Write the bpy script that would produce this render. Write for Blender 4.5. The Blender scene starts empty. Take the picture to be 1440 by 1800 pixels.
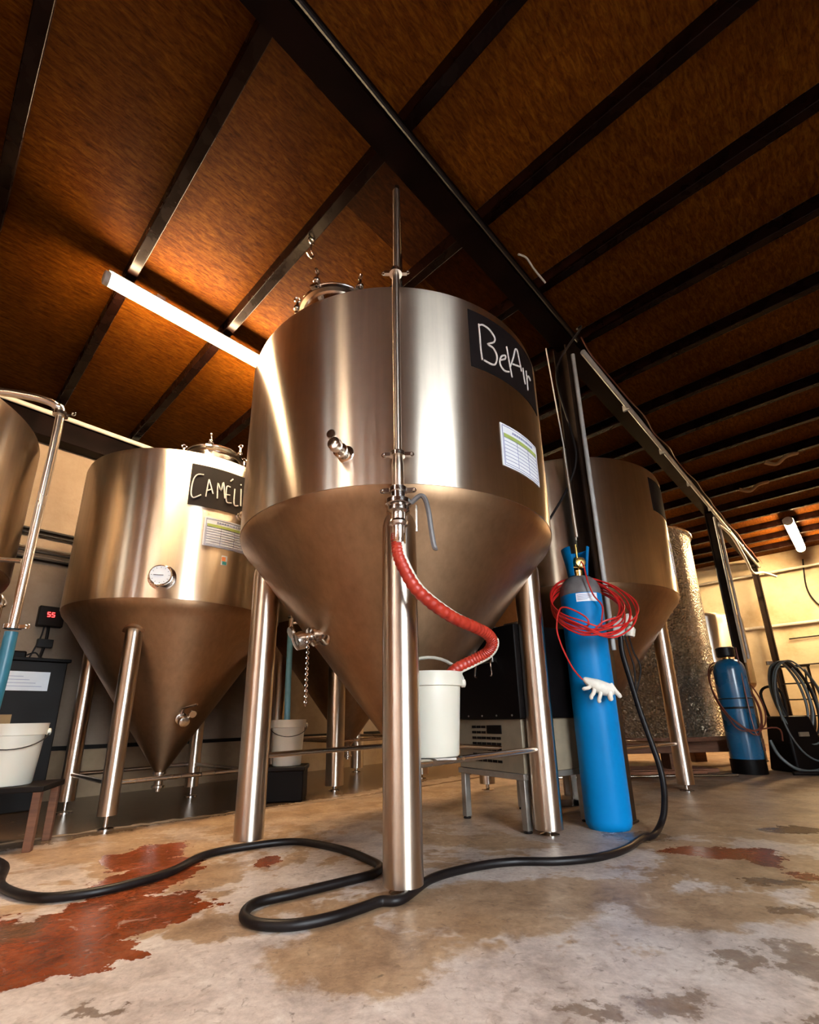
import bpy, math, random
from mathutils import Vector, Matrix
random.seed(7)
PI = math.pi
scene = bpy.context.scene
COL = scene.collection

# ------------------------------------------------------------------ camera
cam_data = bpy.data.cameras.new('camera')
cam_data.sensor_fit = 'HORIZONTAL'
cam_data.sensor_width = 36.0
cam_data.lens = 834.6 / 1440 * 36
cam_data.shift_x = (720 - 732.09) / 1440
cam_data.shift_y = (1010.76 - 900) / 1440
cam_data.clip_start = 0.02
cam = bpy.data.objects.new('camera', cam_data)
COL.objects.link(cam)
PITCH, ROLL = 0.29167, -0.02228
fwd = Vector((0, math.cos(PITCH), math.sin(PITCH)))
dn0 = Vector((0, math.sin(PITCH), -math.cos(PITCH)))
rt0 = Vector((1, 0, 0))
rt = math.cos(ROLL) * rt0 - math.sin(ROLL) * dn0
dn = math.sin(ROLL) * rt0 + math.cos(ROLL) * dn0
mw = Matrix.Identity(4)
for i in range(3):
    mw[i][0] = rt[i]; mw[i][1] = -dn[i]; mw[i][2] = -fwd[i]
mw.translation = Vector((0, 0, 0.585))
cam.matrix_world = mw
scene.camera = cam

# ------------------------------------------------------------------ exposure, world
scene.view_settings.view_transform = 'Standard'
scene.view_settings.look = 'None'
scene.view_settings.exposure = 0.0
scene.view_settings.gamma = 1.0
scene.view_settings.use_curve_mapping = False
scene.cycles.use_denoising = True
scene.cycles.max_bounces = 8
scene.cycles.diffuse_bounces = 4
scene.cycles.glossy_bounces = 5
scene.cycles.sample_clamp_indirect = 6.0
scene.cycles.caustics_reflective = False
scene.cycles.caustics_refractive = False
SKY = 25.0            # daylight seen through the open doorway
LAMP = 370.0          # ceiling tubes
LAMP_FAR = 340.0
LAMP_FILL = 92.0  # added unseen lamp, brightens the floor and the front tank
world = bpy.data.worlds.new('world')
scene.world = world
world.use_nodes = True
wn = world.node_tree.nodes
bg = wn['Background']
bg.inputs[0].default_value = (0.86, 0.94, 1.0, 1)
bg.inputs[1].default_value = SKY
_g = wn.new('ShaderNodeNewGeometry'); _s = wn.new('ShaderNodeSeparateXYZ'); _r = wn.new('ShaderNodeValToRGB')
_m = wn.new('ShaderNodeMapRange'); _m.inputs[1].default_value = -.02; _m.inputs[2].default_value = .02
world.node_tree.links.new(_g.outputs['Incoming'], _s.inputs[0]); world.node_tree.links.new(_s.outputs[2], _m.inputs[0]); world.node_tree.links.new(_m.outputs[0], _r.inputs[0])
_r.color_ramp.elements[0].color = (.86, .94, 1.0, 1); _r.color_ramp.elements[1].color = (.02, .02, .02, 1)
world.node_tree.links.new(_r.outputs[0], bg.inputs[0])

# building frame: u along the main beam, w to the left of it
YAW = math.radians(42.7185)
DU = (math.sin(YAW), math.cos(YAW))
DW = (-math.cos(YAW), math.sin(YAW))
RZB = math.atan2(DU[1], DU[0])
def BU(u, w, z=0.0):
    return (u * DU[0] + w * DW[0], u * DU[1] + w * DW[1], z)

# daylight portal in the doorway behind the camera, in the right wall
DOOR_U0, DOOR_U1, DOOR_H, WALL_R = -1.4, .9, 3.15, -3.2
pl = bpy.data.lights.new('doorway_portal', 'AREA')
pl.shape = 'RECTANGLE'; pl.size = DOOR_U1 - DOOR_U0; pl.size_y = DOOR_H
pl.cycles.is_portal = True
plo = bpy.data.objects.new('doorway_portal', pl); COL.objects.link(plo)
plo.location = BU((DOOR_U0 + DOOR_U1) / 2, WALL_R - 0.05, DOOR_H / 2)
plo.rotation_euler = (PI / 2, 0, RZB + PI)

# ------------------------------------------------------------------ material helpers
def nmat(name):
    m = bpy.data.materials.new(name); m.use_nodes = True
    nt = m.node_tree
    return m, nt, nt.nodes['Principled BSDF']
def setv(b, **k):
    al = dict(rough='Roughness', metal='Metallic', aniso='Anisotropic', spec='Specular IOR Level', coat='Coat Weight', sss='Subsurface Weight')
    for a, v in k.items():
        b.inputs[al[a]].default_value = v
def rgb(c): return (c[0], c[1], c[2], 1)
class NT:
    def __init__(s, nt): s.nt = nt
    def n(s, t, **k):
        x = s.nt.nodes.new(t)
        for a, v in k.items(): setattr(x, a, v)
        return x
    def l(s, a, b): s.nt.links.new(a, b)
    def coord(s, kind='Object', scale=(1, 1, 1), loc=(0, 0, 0), rot=(0, 0, 0)):
        t = s.n('ShaderNodeTexCoord'); mp = s.n('ShaderNodeMapping')
        mp.inputs['Scale'].default_value = scale; mp.inputs['Location'].default_value = loc; mp.inputs['Rotation'].default_value = rot
        s.l(t.outputs[kind], mp.inputs['Vector']); return mp.outputs[0]
    def noise(s, vec, scale=5, detail=4, rough=0.5, dist=0):
        x = s.n('ShaderNodeTexNoise'); x.inputs['Scale'].default_value = scale; x.inputs['Detail'].default_value = detail
        x.inputs['Roughness'].default_value = rough; x.inputs['Distortion'].default_value = dist
        s.l(vec, x.inputs['Vector']); return x
    def ramp(s, fac, stops):
        r = s.n('ShaderNodeValToRGB'); e = r.color_ramp.elements
        while len(e) < len(stops): e.new(0.5)
        for i, (p, c) in enumerate(stops):
            e[i].position = p; e[i].color = rgb(c) if not isinstance(c, (int, float)) else (c, c, c, 1)
        s.l(fac, r.inputs[0]); return r.outputs[0]
    def mix(s, fac, a, b, mode='MIX'):
        x = s.n('ShaderNodeMix', data_type='RGBA', blend_type=mode)
        for v, i in ((fac, 0), (a, 6), (b, 7)):
            if hasattr(v, 'links'): s.l(v, x.inputs[i])
            else: x.inputs[i].default_value = v if isinstance(v, (int, float)) else rgb(v)
        return x.outputs[2]
    def math(s, op, a, b=0.0, clamp=False):
        x = s.n('ShaderNodeMath', operation=op); x.use_clamp = clamp
        for v, i in ((a, 0), (b, 1)):
            if hasattr(v, 'links'): s.l(v, x.inputs[i])
            else: x.inputs[i].default_value = v
        return x.outputs[0]
    def bump(s, h, b, strength=0.2, dist=0.01):
        x = s.n('ShaderNodeBump'); x.inputs['Strength'].default_value = strength; x.inputs['Distance'].default_value = dist
        s.l(h, x.inputs['Height']); s.l(x.outputs[0], b.inputs['Normal']); return x

def plain(name, c, rough=0.5, metal=0.0, var=0.12, scale=14, spec=0.5, coat=0.0, bump=0.0):
    m, nt, b = nmat(name); h = NT(nt)
    n = h.noise(h.coord(), scale, 4)
    lo = tuple(x * (1 - var) for x in c); hi = tuple(min(1, x * (1 + var)) for x in c)
    h.l(h.ramp(n.outputs[0], [(0.3, lo), (0.7, hi)]), b.inputs['Base Color'])
    r = h.ramp(n.outputs[0], [(0.3, max(0, rough - .06)), (0.7, min(1, rough + .06))])
    h.l(r, b.inputs['Roughness'])
    setv(b, metal=metal, spec=spec, coat=coat)
    if bump: h.bump(n.outputs[0], b, bump)
    return m

def steel(name, c=(0.60, 0.54, 0.47), rough=0.3, aniso=0.85, streak=0.06, wav=0.05, tangent='Z', dirt=0.25):
    """brushed stainless steel, brushed around the vertical axis so that reflections pull out vertically"""
    m, nt, b = nmat(name); h = NT(nt)
    setv(b, metal=1.0, aniso=aniso)
    b.inputs['Anisotropic Rotation'].default_value = .25
    st = h.noise(h.coord(scale=(9, 9, 0.35)), 3.0, 5, .6)
    cl = h.noise(h.coord(scale=(1, 1, 1)), 2.6, 5, .65)
    f = h.mix(0.5, st.outputs[0], cl.outputs[0])
    lo = tuple(x * (1 - dirt) for x in c)
    h.l(h.ramp(f, [(0.30, lo), (0.62, c)]), b.inputs['Base Color'])
    h.l(h.ramp(f, [(0.35, rough + streak * .35), (0.65, rough - streak * .2)]), b.inputs['Roughness'])
    tg = h.n('ShaderNodeTangent', direction_type='RADIAL', axis=tangent)
    h.l(tg.outputs[0], b.inputs['Tangent'])
    if wav:
        wv = h.noise(h.coord(scale=(1, 1, .5)), 3.5, 2, .4)
        h.bump(wv.outputs[0], b, wav, 0.05)
    return m

M = {}
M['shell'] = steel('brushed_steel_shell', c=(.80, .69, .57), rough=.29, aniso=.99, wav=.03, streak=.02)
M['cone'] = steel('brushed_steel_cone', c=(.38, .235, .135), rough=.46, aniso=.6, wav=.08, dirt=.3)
M['tube'] = steel('brushed_steel_tube', c=(.64, .54, .44), rough=.30, aniso=.7, wav=0, dirt=.35)
M['chrome'] = plain('polished_steel', (.68, .63, .58), .16, 1.0, .08)
M['dull_steel'] = plain('dull_steel', (.36, .33, .30), .38, 1.0, .2)
M['stand_steel'] = plain('stand_steel', (.30, .265, .23), .42, .7, .2)
M['beam'] = plain('dark_painted_steel', (.0045, .0015, .0012), .45, 0.0, .5, 6, spec=.05)
M['joist'] = plain('dark_joist', (.005, .0016, .001), .27, 0.0, .4, 6, spec=.06)
M['pvc_grey'] = plain('grey_conduit', (.42, .42, .40), .45)
M['pvc_white'] = plain('white_conduit', (.62, .58, .52), .5)
M['cable'] = plain('black_cable', (.006, .004, .004), .45, spec=.25)
M['rubber'] = plain('black_rubber', (.006, .004, .004), .42, 0, .3, spec=.22)
M['black'] = plain('black_panel', (.0025, .0015, .0015), .5, 0, .3, 5, spec=.12)
M['dark'] = plain('dark_cabinet', (.006, .0035, .0025), .5, 0, .3, 5, spec=.15)
M['white_plastic'] = plain('white_plastic', (.60, .56, .47), .35, 0, .03, 4)
M['white_plastic'].node_tree.nodes['Principled BSDF'].inputs['Subsurface Weight'].default_value = .05
M['wax'] = plain('grey_lid', (.6, .6, .58), .5)
M['blue'] = plain('blue_paint', (.0, .17, .44), .42, 0, .06, 3, spec=.15)
M['blue_dark'] = plain('dark_blue_paint', (.006, .10, .22), .28, 0, .1, 3, coat=.4)
M['blue_guard'] = plain('blue_guard', (.01, .16, .38), .4)
M['bar'] = plain('satin_steel_bar', (.60, .52, .44), .24, 1.0, .04, 2)
M['grey_paint'] = plain('grey_paint', (.13, .12, .12), .4, 0, .25, 20)
M['red_tube'] = plain('red_tube', (.50, .015, .012), .32)
M['brown_tube'] = plain('brown_tube', (.14, .035, .02), .4)
M['grey_hose'] = plain('grey_hose', (.10, .12, .12), .4)
M['teal_hose'] = plain('teal_hose', (.02, .13, .19), .4)
M['brass'] = plain('brass', (.55, .36, .12), .25, 1.0)
M['chalkboard'] = plain('chalkboard', (.007, .004, .004), .6, 0, .3, 10, spec=.15)
M['chalk'] = plain('chalk', (.70, .66, .62), .9, 0, .2, 60)
M['paper'] = plain('paper', (.74, .76, .80), .6, 0, .03)
M['ink'] = plain('ink', (.22, .24, .42), .7)
M['green_ink'] = plain('green_band', (.34, .42, .10), .6)
M['yellow'] = plain('yellow_label', (.75, .45, .02), .5)
M['glove'] = plain('latex_glove', (.72, .68, .60), .55, 0, .08, 40, bump=.2)
M['beige'] = plain('beige_metal', (.21, .165, .11), .5, 0, .12)
M['orange'] = plain('orange_ink', (.8, .25, .08), .6)
M['teal'] = plain('teal_ink', (.05, .3, .28), .6)
M['card'] = plain('cardboard', (.36, .22, .10), .8)

def make_wood(name, c, scale=1.0, rough=.8):
    m, nt, b = nmat(name); h = NT(nt)
    n = h.noise(h.coord(scale=(1.2 * scale, 14 * scale, 14 * scale)), 3, 5, .6)
    h.l(h.ramp(n.outputs[0], [(.3, tuple(x * .5 for x in c)), (.7, c)]), b.inputs['Base Color'])
    setv(b, rough=rough); h.bump(n.outputs[0], b, .4, .01); return m
M['timber'] = make_wood('old_timber', (.17, .065, .03))
M['pallet'] = make_wood('red_timber', (.36, .14, .07))

M['streak_panel'] = make_wood('streak_boards', (.74, .36, .17), .5)
# plywood ceiling
m, nt, b = nmat('plywood'); h = NT(nt)
vec = h.coord(scale=(1, 1, 1))
g1 = h.noise(h.coord(scale=(2.4, 9, 1), rot=(0, 0, .3)), 5.5, 6, .62, .8)
g2 = h.noise(h.coord(scale=(1.4, .7, 1)), 1.5, 5, .6)
g3 = h.noise(h.coord(scale=(8, 26, 1), rot=(0, 0, .45)), 4.0, 4, .7)
col = h.ramp(g1.outputs[0], [(.3, (.046, .0115, .0003)), (.5, (.092, .026, .001)), (.72, (.145, .055, .004))])
col = h.mix(.8, col, h.ramp(g2.outputs[0], [(.3, (.40, .32, .28)), (.7, (1, 1, 1))]), 'MULTIPLY')
col = h.mix(.45, col, h.ramp(g3.outputs[0], [(.36, (.35, .27, .2)), (.5, (1, 1, 1))]), 'MULTIPLY')
h.l(col, b.inputs['Base Color']); setv(b, rough=.7, spec=.04)
h.bump(g3.outputs[0], b, .25, .006); M['ply'] = m
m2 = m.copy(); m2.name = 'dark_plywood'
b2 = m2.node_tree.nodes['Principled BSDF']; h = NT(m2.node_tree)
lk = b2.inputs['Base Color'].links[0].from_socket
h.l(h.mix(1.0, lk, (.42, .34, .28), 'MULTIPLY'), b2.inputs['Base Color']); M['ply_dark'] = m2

# wall plaster
def make_wall(name, c, d):
    m, nt, b = nmat(name); h = NT(nt)
    a = h.noise(h.coord(), 1.3, 6, .65); f = h.noise(h.coord(), 22, 3, .6)
    col = h.ramp(a.outputs[0], [(.32, d), (.58, c)])
    h.l(col, b.inputs['Base Color']); setv(b, rough=.85, spec=.2); h.bump(f.outputs[0], b, .3, .01); return m
M['wall_cream'] = make_wall('cream_plaster', (.66, .56, .40), (.46, .34, .2))
M['wall_grey'] = make_wall('grey_plaster', (.33, .245, .18), (.22, .15, .10))

# embossed aluminium jacket
m, nt, b = nmat('embossed_aluminium'); h = NT(nt)
v = h.n('ShaderNodeTexVoronoi'); v.inputs['Scale'].default_value = 42
h.l(h.coord(scale=(1, 1, 1)), v.inputs['Vector'])
n = h.noise(h.coord(scale=(1, 1, 1)), 1.5, 4)
h.l(h.ramp(n.outputs[0], [(.3, (.55, .45, .32)), (.7, (.76, .67, .52))]), b.inputs['Base Color'])
setv(b, metal=1, rough=.33); h.bump(v.outputs['Distance'], b, 1.0, .05); M['embossed'] = m

# concrete floor with worn paint and wet patches
RED = [(-1.08, 1.54, 0.24, 0.25), (-1.03, 1.73, 0.22, 0.24), (-0.87, 1.77, 0.14, 0.19), (-1.09, 2.11, 0.16, 0.31), (-1.28, 2.48, 0.16, 0.22), (-1.06, 1.63, 0.15, 0.23), (-0.85, 1.46, 0.09, 0.11), (-0.74, 1.84, 0.04, 0.04), (-0.67, 2.33, 0.06, 0.07), (-1.35, 1.45, .2, .3),
       (1.24, 2.31, 0.14, 0.12), (1.4, 2.26, 0.1, 0.16), (1.12, 2.36, 0.08, 0.07), (1.41, 1.99, 0.06, 0.06)]
DARK = [(1.06, 2.63, 0.16, 0.11), (0.91, 1.36, 0.06, 0.09), (0.78, 1.38, 0.05, 0.05), (0.52, 1.23, 0.08, 0.05), (0.35, 1.19, 0.07, 0.03), (1.13, 1.68, 0.08, 0.04), (-1.23, 1.65, 0.09, 0.1), (1.87, 2.67, 0.16, 0.08), (-0.71, 1.23, 0.07, 0.03), (.80, 1.12, .10, .05), (1.25, 1.9, .12, .05)]
TAN = [(-0.16, 1.45, 0.24, 0.18), (0.21, 1.77, 0.36, 0.23), (-0.59, 1.66, 0.16, 0.12), (0.5, 1.88, 0.34, 0.14), (-1.47, 2.54, 0.57, 0.21), (1.34, 3.04, 0.62, 0.3), (1.83, 3.03, 0.6, 0.45), (0.89, 1.72, 0.27, 0.18)]
m, nt, b = nmat('worn_concrete'); h = NT(nt)
co = h.coord(scale=(1, 1, 1))
dn1 = h.noise(co, 4.5, 6, .68); dn2 = h.noise(co, 17, 4, .6)
dd = h.mix(.32, dn1.outputs['Color'], dn2.outputs['Color'])
vm = h.n('ShaderNodeVectorMath', operation='MULTIPLY_ADD')
h.l(dd, vm.inputs[0]); vm.inputs[1].default_value = (.46, .46, 0)
va = h.n('ShaderNodeVectorMath', operation='SUBTRACT'); h.l(co, va.inputs[0]); va.inputs[1].default_value = (.23, .23, 0)
h.l(va.outputs[0], vm.inputs[2]); wv = vm.outputs[0]
def blobs(lst, soft=.12, vec=None):
    acc = None
    for (x, y, rx, ry) in lst:
        s1 = h.n('ShaderNodeVectorMath', operation='SUBTRACT'); h.l(vec or wv, s1.inputs[0]); s1.inputs[1].default_value = (x, y, 0)
        s2 = h.n('ShaderNodeVectorMath', operation='MULTIPLY'); h.l(s1.outputs[0], s2.inputs[0]); s2.inputs[1].default_value = (1 / rx, 1 / ry, 0)
        s3 = h.n('ShaderNodeVectorMath', operation='LENGTH'); h.l(s2.outputs[0], s3.inputs[0])
        o = s3.outputs['Value']
        acc = o if acc is None else h.math('MINIMUM', acc, o)
    mr = h.n('ShaderNodeMapRange'); h.l(acc, mr.inputs[0])
    mr.inputs[1].default_value = 1.0 - soft; mr.inputs[2].default_value = 1.0 + soft; mr.inputs[3].default_value = 1; mr.inputs[4].default_value = 0
    return mr.outputs[0]
big = h.noise(co, 1.1, 6, .7, .3); mid = h.noise(co, 5.5, 7, .72, .4); fine = h.noise(co, 45, 4, .7); pit = h.noise(h.coord(scale=(1, 1, 1), loc=(3, 1, 0)), 16, 3, .5)
grey = h.ramp(mid.outputs[0], [(.3, (.30, .24, .215)), (.5, (.50, .425, .39)), (.72, (.64, .58, .54))])
tan = h.ramp(mid.outputs[0], [(.3, (.15, .082, .042)), (.5, (.31, .19, .105)), (.72, (.44, .30, .18))])
sep0 = h.n('ShaderNodeSeparateXYZ'); h.l(wv, sep0.inputs[0])
nearm = h.n('ShaderNodeMapRange'); h.l(sep0.outputs[1], nearm.inputs[0]); nearm.inputs[1].default_value = 1.38; nearm.inputs[2].default_value = 1.5
tm = h.math('MAXIMUM', h.math('MULTIPLY', nearm.outputs[0], h.ramp(big.outputs[0], [(.50, 0.0), (.525, .95)])), h.math('MULTIPLY', blobs(TAN, .10), .9))
sep = h.n('ShaderNodeSeparateXYZ'); h.l(wv, sep.inputs[0])
farm = h.n('ShaderNodeMapRange'); h.l(sep.outputs[1], farm.inputs[0]); farm.inputs[1].default_value = 1.9; farm.inputs[2].default_value = 3.2
tm = h.math('MAXIMUM', tm, h.math('MULTIPLY', farm.outputs[0], .8), True)
col = h.mix(tm, grey, tan)
redc = h.ramp(mid.outputs[0], [(.3, (.10, .018, .004)), (.55, (.22, .048, .014)), (.75, (.30, .09, .04))])
redm = blobs(RED, .035)
col = h.mix(redm, col, redc)
darkm = blobs(DARK, .3)
col = h.mix(h.math('MULTIPLY', darkm, .7), col, (.12, .068, .036))
# wet floor beyond the old joint, along the left row of tanks
rowm = h.n('ShaderNodeVectorMath', operation='DOT_PRODUCT'); h.l(wv, rowm.inputs[0]); rowm.inputs[1].default_value = (DW[0], DW[1], 0)
mr = h.n('ShaderNodeMapRange'); h.l(rowm.outputs['Value'], mr.inputs[0]); mr.inputs[1].default_value = 3.22; mr.inputs[2].default_value = 3.34
col = h.mix(h.math('MULTIPLY', mr.outputs[0], .85), col, h.ramp(mid.outputs[0], [(.3, (.028, .013, .005)), (.6, (.10, .052, .022))]))
pm = h.ramp(pit.outputs[0], [(.70, 0.0), (.74, 1.0)])
col = h.mix(h.math('MULTIPLY', pm, .7), col, (.07, .045, .03))
sp1 = h.noise(h.coord(scale=(1, 1, 1), loc=(7, 3, 0)), 34, 3, .55, .8)
col = h.mix(h.math('MULTIPLY', h.ramp(sp1.outputs[0], [(.62, 0.0), (.70, 1.0)]), .5), col, (.12, .075, .05))
sp2 = h.noise(h.coord(scale=(1, 1, 1), loc=(1, 9, 0)), 11, 6, .7, 1.2)
col = h.mix(h.math('MULTIPLY', h.ramp(sp2.outputs[0], [(.54, 0.0), (.64, 1.0)]), .28), col, (.20, .12, .07))
col = h.mix(h.math('MULTIPLY', h.ramp(sp2.outputs[0], [(.30, 1.0), (.40, 0.0)]), .3), col, (.66, .58, .50))
col = h.mix(.45, col, fine.outputs[0], 'OVERLAY')
setv(b, spec=.32)
h.l(col, b.inputs['Base Color'])
wet = h.math('MAXIMUM', h.math('MAXIMUM', redm, darkm), mr.outputs[0])
rr = h.ramp(big.outputs[0], [(.35, .34), (.65, .52)])
h.l(h.mix(wet, rr, (.2, .2, .2)), b.inputs['Roughness'])
hh = h.mix(.35, mid.outputs[0], fine.outputs[0])
h.bump(hh, b, .18, .02)
M['floor'] = m

def emis(name, c, s):
    m = bpy.data.materials.new(name); m.use_nodes = True; nt = m.node_tree
    b = nt.nodes['Principled BSDF']; b.inputs['Base Color'].default_value = rgb(c)
    b.inputs['Emission Color'].default_value = rgb(c); b.inputs['Emission Strength'].default_value = s
    return m
M['lamp'] = emis('tube_glow', (1.0, .72, .42), LAMP)
M['lamp_far'] = emis('far_tube_glow', (1.0, .68, .34), LAMP_FAR)
M['lamp_fill'] = emis('fill_tube_glow', (1.0, .79, .58), LAMP_FILL)
M['led'] = emis('red_digits', (1.0, .03, .03), 9)

# ------------------------------------------------------------------ mesh helpers
class MB:
    def __init__(s): s.v = []; s.f = []; s.m = Matrix.Identity(4)
    def at(s, loc=(0, 0, 0), rot=(0, 0, 0), mat=None):
        from mathutils import Euler
        s.m = mat if mat is not None else Matrix.Translation(loc) @ Euler(rot).to_matrix().to_4x4(); return s
    def add(s, vs, fs):
        o = len(s.v); s.v += [tuple(s.m @ Vector(p)) for p in vs]; s.f += [tuple(i + o for i in f) for f in fs]; return s
    def box(s, x0, x1, y0, y1, z0, z1):
        return s.add([(x0, y0, z0), (x1, y0, z0), (x1, y1, z0), (x0, y1, z0), (x0, y0, z1), (x1, y0, z1), (x1, y1, z1), (x0, y1, z1)],
                     [(3, 2, 1, 0), (4, 5, 6, 7), (0, 1, 5, 4), (1, 2, 6, 5), (2, 3, 7, 6), (3, 0, 4, 7)])
    def cbox(s, c, d):
        return s.box(c[0] - d[0] / 2, c[0] + d[0] / 2, c[1] - d[1] / 2, c[1] + d[1] / 2, c[2] - d[2] / 2, c[2] + d[2] / 2)
    def lathe(s, prof, seg=48, cap=True):
        vs = []; fs = []; n = len(prof)
        for (r, z) in prof:
            for k in range(seg):
                a = 2 * PI * k / seg; vs.append((r * math.cos(a), r * math.sin(a), z))
        for i in range(n - 1):
            for k in range(seg):
                k2 = (k + 1) % seg
                fs.append((i * seg + k, i * seg + k2, (i + 1) * seg + k2, (i + 1) * seg + k))
        if cap:
            if prof[0][0] > 1e-5: fs.append(tuple(reversed(range(seg))))
            if prof[-1][0] > 1e-5: fs.append(tuple((n - 1) * seg + k for k in range(seg)))
        return s.add(vs, fs)
    def tube(s, pts, r, seg=10, closed=False, ribs=None):
        P = [Vector(p) for p in pts]; n = len(P); vs = []; fs = []
        T = []
        for i in range(n):
            a = P[(i - 1) % n] if (closed or i > 0) else P[i]; c = P[(i + 1) % n] if (closed or i < n - 1) else P[i]
            t = (c - a); T.append(t.normalized() if t.length > 1e-9 else Vector((0, 0, 1)))
        up = Vector((0, 0, 1)) if abs(T[0].z) < .9 else Vector((1, 0, 0))
        N = (up - T[0] * up.dot(T[0])).normalized()
        for i in range(n):
            N = (N - T[i] * N.dot(T[i])).normalized(); B = T[i].cross(N)
            rr = (r[i] if isinstance(r, (list, tuple)) else r) * (ribs[i] if ribs else 1)
            for k in range(seg):
                a = 2 * PI * k / seg; vs.append(P[i] + rr * (math.cos(a) * N + math.sin(a) * B))
        for i in range(n if closed else n - 1):
            j = (i + 1) % n
            for k in range(seg):
                k2 = (k + 1) % seg; fs.append((i * seg + k, i * seg + k2, j * seg + k2, j * seg + k))
        if not closed:
            fs.append(tuple(reversed(range(seg)))); fs.append(tuple((n - 1) * seg + k for k in range(seg)))
        return s.add(vs, fs)
    def rod(s, a, b, r, seg=16): return s.tube([a, b], r, seg)
    def torus(s, c, R, r, axis='z', seg=20, sub=8):
        pts = []
        for k in range(seg):
            a = 2 * PI * k / seg; x, y = R * math.cos(a), R * math.sin(a)
            p = {'z': (x, y, 0), 'y': (x, 0, y), 'x': (0, x, y)}[axis]; pts.append((c[0] + p[0], c[1] + p[1], c[2] + p[2]))
        return s.tube(pts, r, sub, closed=True)
    def build(s, name, mat, parent=None, loc=(0, 0, 0), rz=0.0, bevel=0.0, angle=38, flat=False):
        me = bpy.data.meshes.new(name); me.from_pydata([tuple(p) for p in s.v], [], s.f); me.update()
        me.materials.append(mat)
        if not flat:
            me.polygons.foreach_set('use_smooth', [True] * len(me.polygons))
            me.set_sharp_from_angle(angle=math.radians(angle))
        o = bpy.data.objects.new(name, me); COL.objects.link(o)
        o.location = loc; o.rotation_euler = (0, 0, rz)
        if parent: o.parent = parent
        if bevel:
            md = o.modifiers.new('bevel', 'BEVEL'); md.width = bevel; md.segments = 2; md.limit_method = 'ANGLE'
        return o
def cat(pts, n=8, closed=False):
    """Catmull-Rom resampling"""
    P = [Vector(p) for p in pts]; out = []; N = len(P)
    for i in range(N if closed else N - 1):
        if closed: a, b, c, d = P[i - 1], P[i], P[(i + 1) % N], P[(i + 2) % N]
        else: a, b, c, d = P[max(i - 1, 0)], P[i], P[i + 1], P[min(i + 2, N - 1)]
        for k in range(n):
            t = k / n
            out.append(.5 * ((2 * b) + (c - a) * t + (2 * a - 5 * b + 4 * c - d) * t * t + (3 * b - a - 3 * c + d) * t ** 3))
    if not closed: out.append(P[-1])
    return out
def thing(name, label, category, loc=(0, 0, 0), rz=0.0, group=None):
    o = bpy.data.objects.new(name, None); COL.objects.link(o); o.location = loc; o.rotation_euler = (0, 0, rz)
    o.empty_display_size = .1
    return tag(o, label, category, group)
def tag(o, label, category, group=None, kind=None):
    o['label'] = label; o['category'] = category
    if group: o['group'] = group
    if kind: o['kind'] = kind
    return o
def struct(o, label=None):
    o['kind'] = 'structure'
    if label: o['label'] = label
    return o

# ------------------------------------------------------------------ the room
U0, U1, WL, WR = -3.6, 10.9, 5.1, WALL_R
ZC = 3.42            # underside of the plywood
fl = MB(); c4 = [BU(U0 - .2, WR - .2), BU(U1 + .2, WR - .2), BU(U1 + .2, WL + .2), BU(U0 - .2, WL + .2)]
fl.add([(x, y, z) for z in (-.15, 0) for (x, y, _) in c4], [(3, 2, 1, 0), (4, 5, 6, 7), (0, 1, 5, 4), (1, 2, 6, 5), (2, 3, 7, 6), (3, 0, 4, 7)])
struct(fl.build('floor', M['floor'], flat=True), 'worn concrete floor with red and brown stains')
struct(MB().box(U0, U1, WR, WL, ZC, ZC + .05).build('ceiling', M['ply'], rz=RZB, flat=True), 'orange brown plywood ceiling between dark joists')
struct(MB().box(U0, U1, WL, WL + .15, 0, ZC).build('wall_left', M['wall_grey'], rz=RZB, flat=True))
struct(MB().box(U1, U1 + .15, WR, WL, 0, ZC).build('wall_back', M['wall_cream'], rz=RZB, flat=True))
gaps = [1.45, .82, .16, -.53, -1.30, -2.19]; edges = [WL] + gaps + [WR]  # gapped board panels, added unseen to throw bright streaks onto the front tank
for i in range(len(edges) - 1):
    hi, lo = edges[i], edges[i + 1]
    struct(MB().box(U0 - .06, U0, lo + (.03 if i < len(edges) - 2 else 0), hi - (.03 if i else 0), 0, ZC).build('wall_front', M['streak_panel'], rz=RZB, flat=True), 'added orange brown board panel behind the viewer, gapped to streak the steel')
wr = MB().box(U0, DOOR_U0, WR - .15, WR, 0, ZC).box(DOOR_U1, U1, WR - .15, WR, 0, ZC).box(DOOR_U0, DOOR_U1, WR - .15, WR, DOOR_H, ZC)
struct(wr.build('wall_right', M['wall_grey'], rz=RZB, flat=True))
df = MB().box(DOOR_U0 - .08, DOOR_U0, WR - .16, WR + .03, 0, DOOR_H + .08).box(DOOR_U1, DOOR_U1 + .08, WR - .16, WR + .03, 0, DOOR_H + .08).box(DOOR_U0, DOOR_U1, WR - .16, WR + .03, DOOR_H, DOOR_H + .08)
struct(df.build('door_1', M['beam'], rz=RZB, bevel=.004))
struct(MB().box(U0 - 6, U1, WR - 9, WR - .2, -.2, -.01).build('floor_outside', make_wall('yard_concrete', (.16, .16, .15), (.12, .12, .11)), rz=RZB, flat=True))
# thin plywood strips in a darker tone between the joists beside the main beam
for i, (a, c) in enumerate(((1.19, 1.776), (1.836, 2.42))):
    struct(MB().box(a, c, 1.12, 1.62, ZC - .006, ZC + .0).build('trim_%d' % (i + 1), M['ply_dark'], rz=RZB, flat=True))
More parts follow.
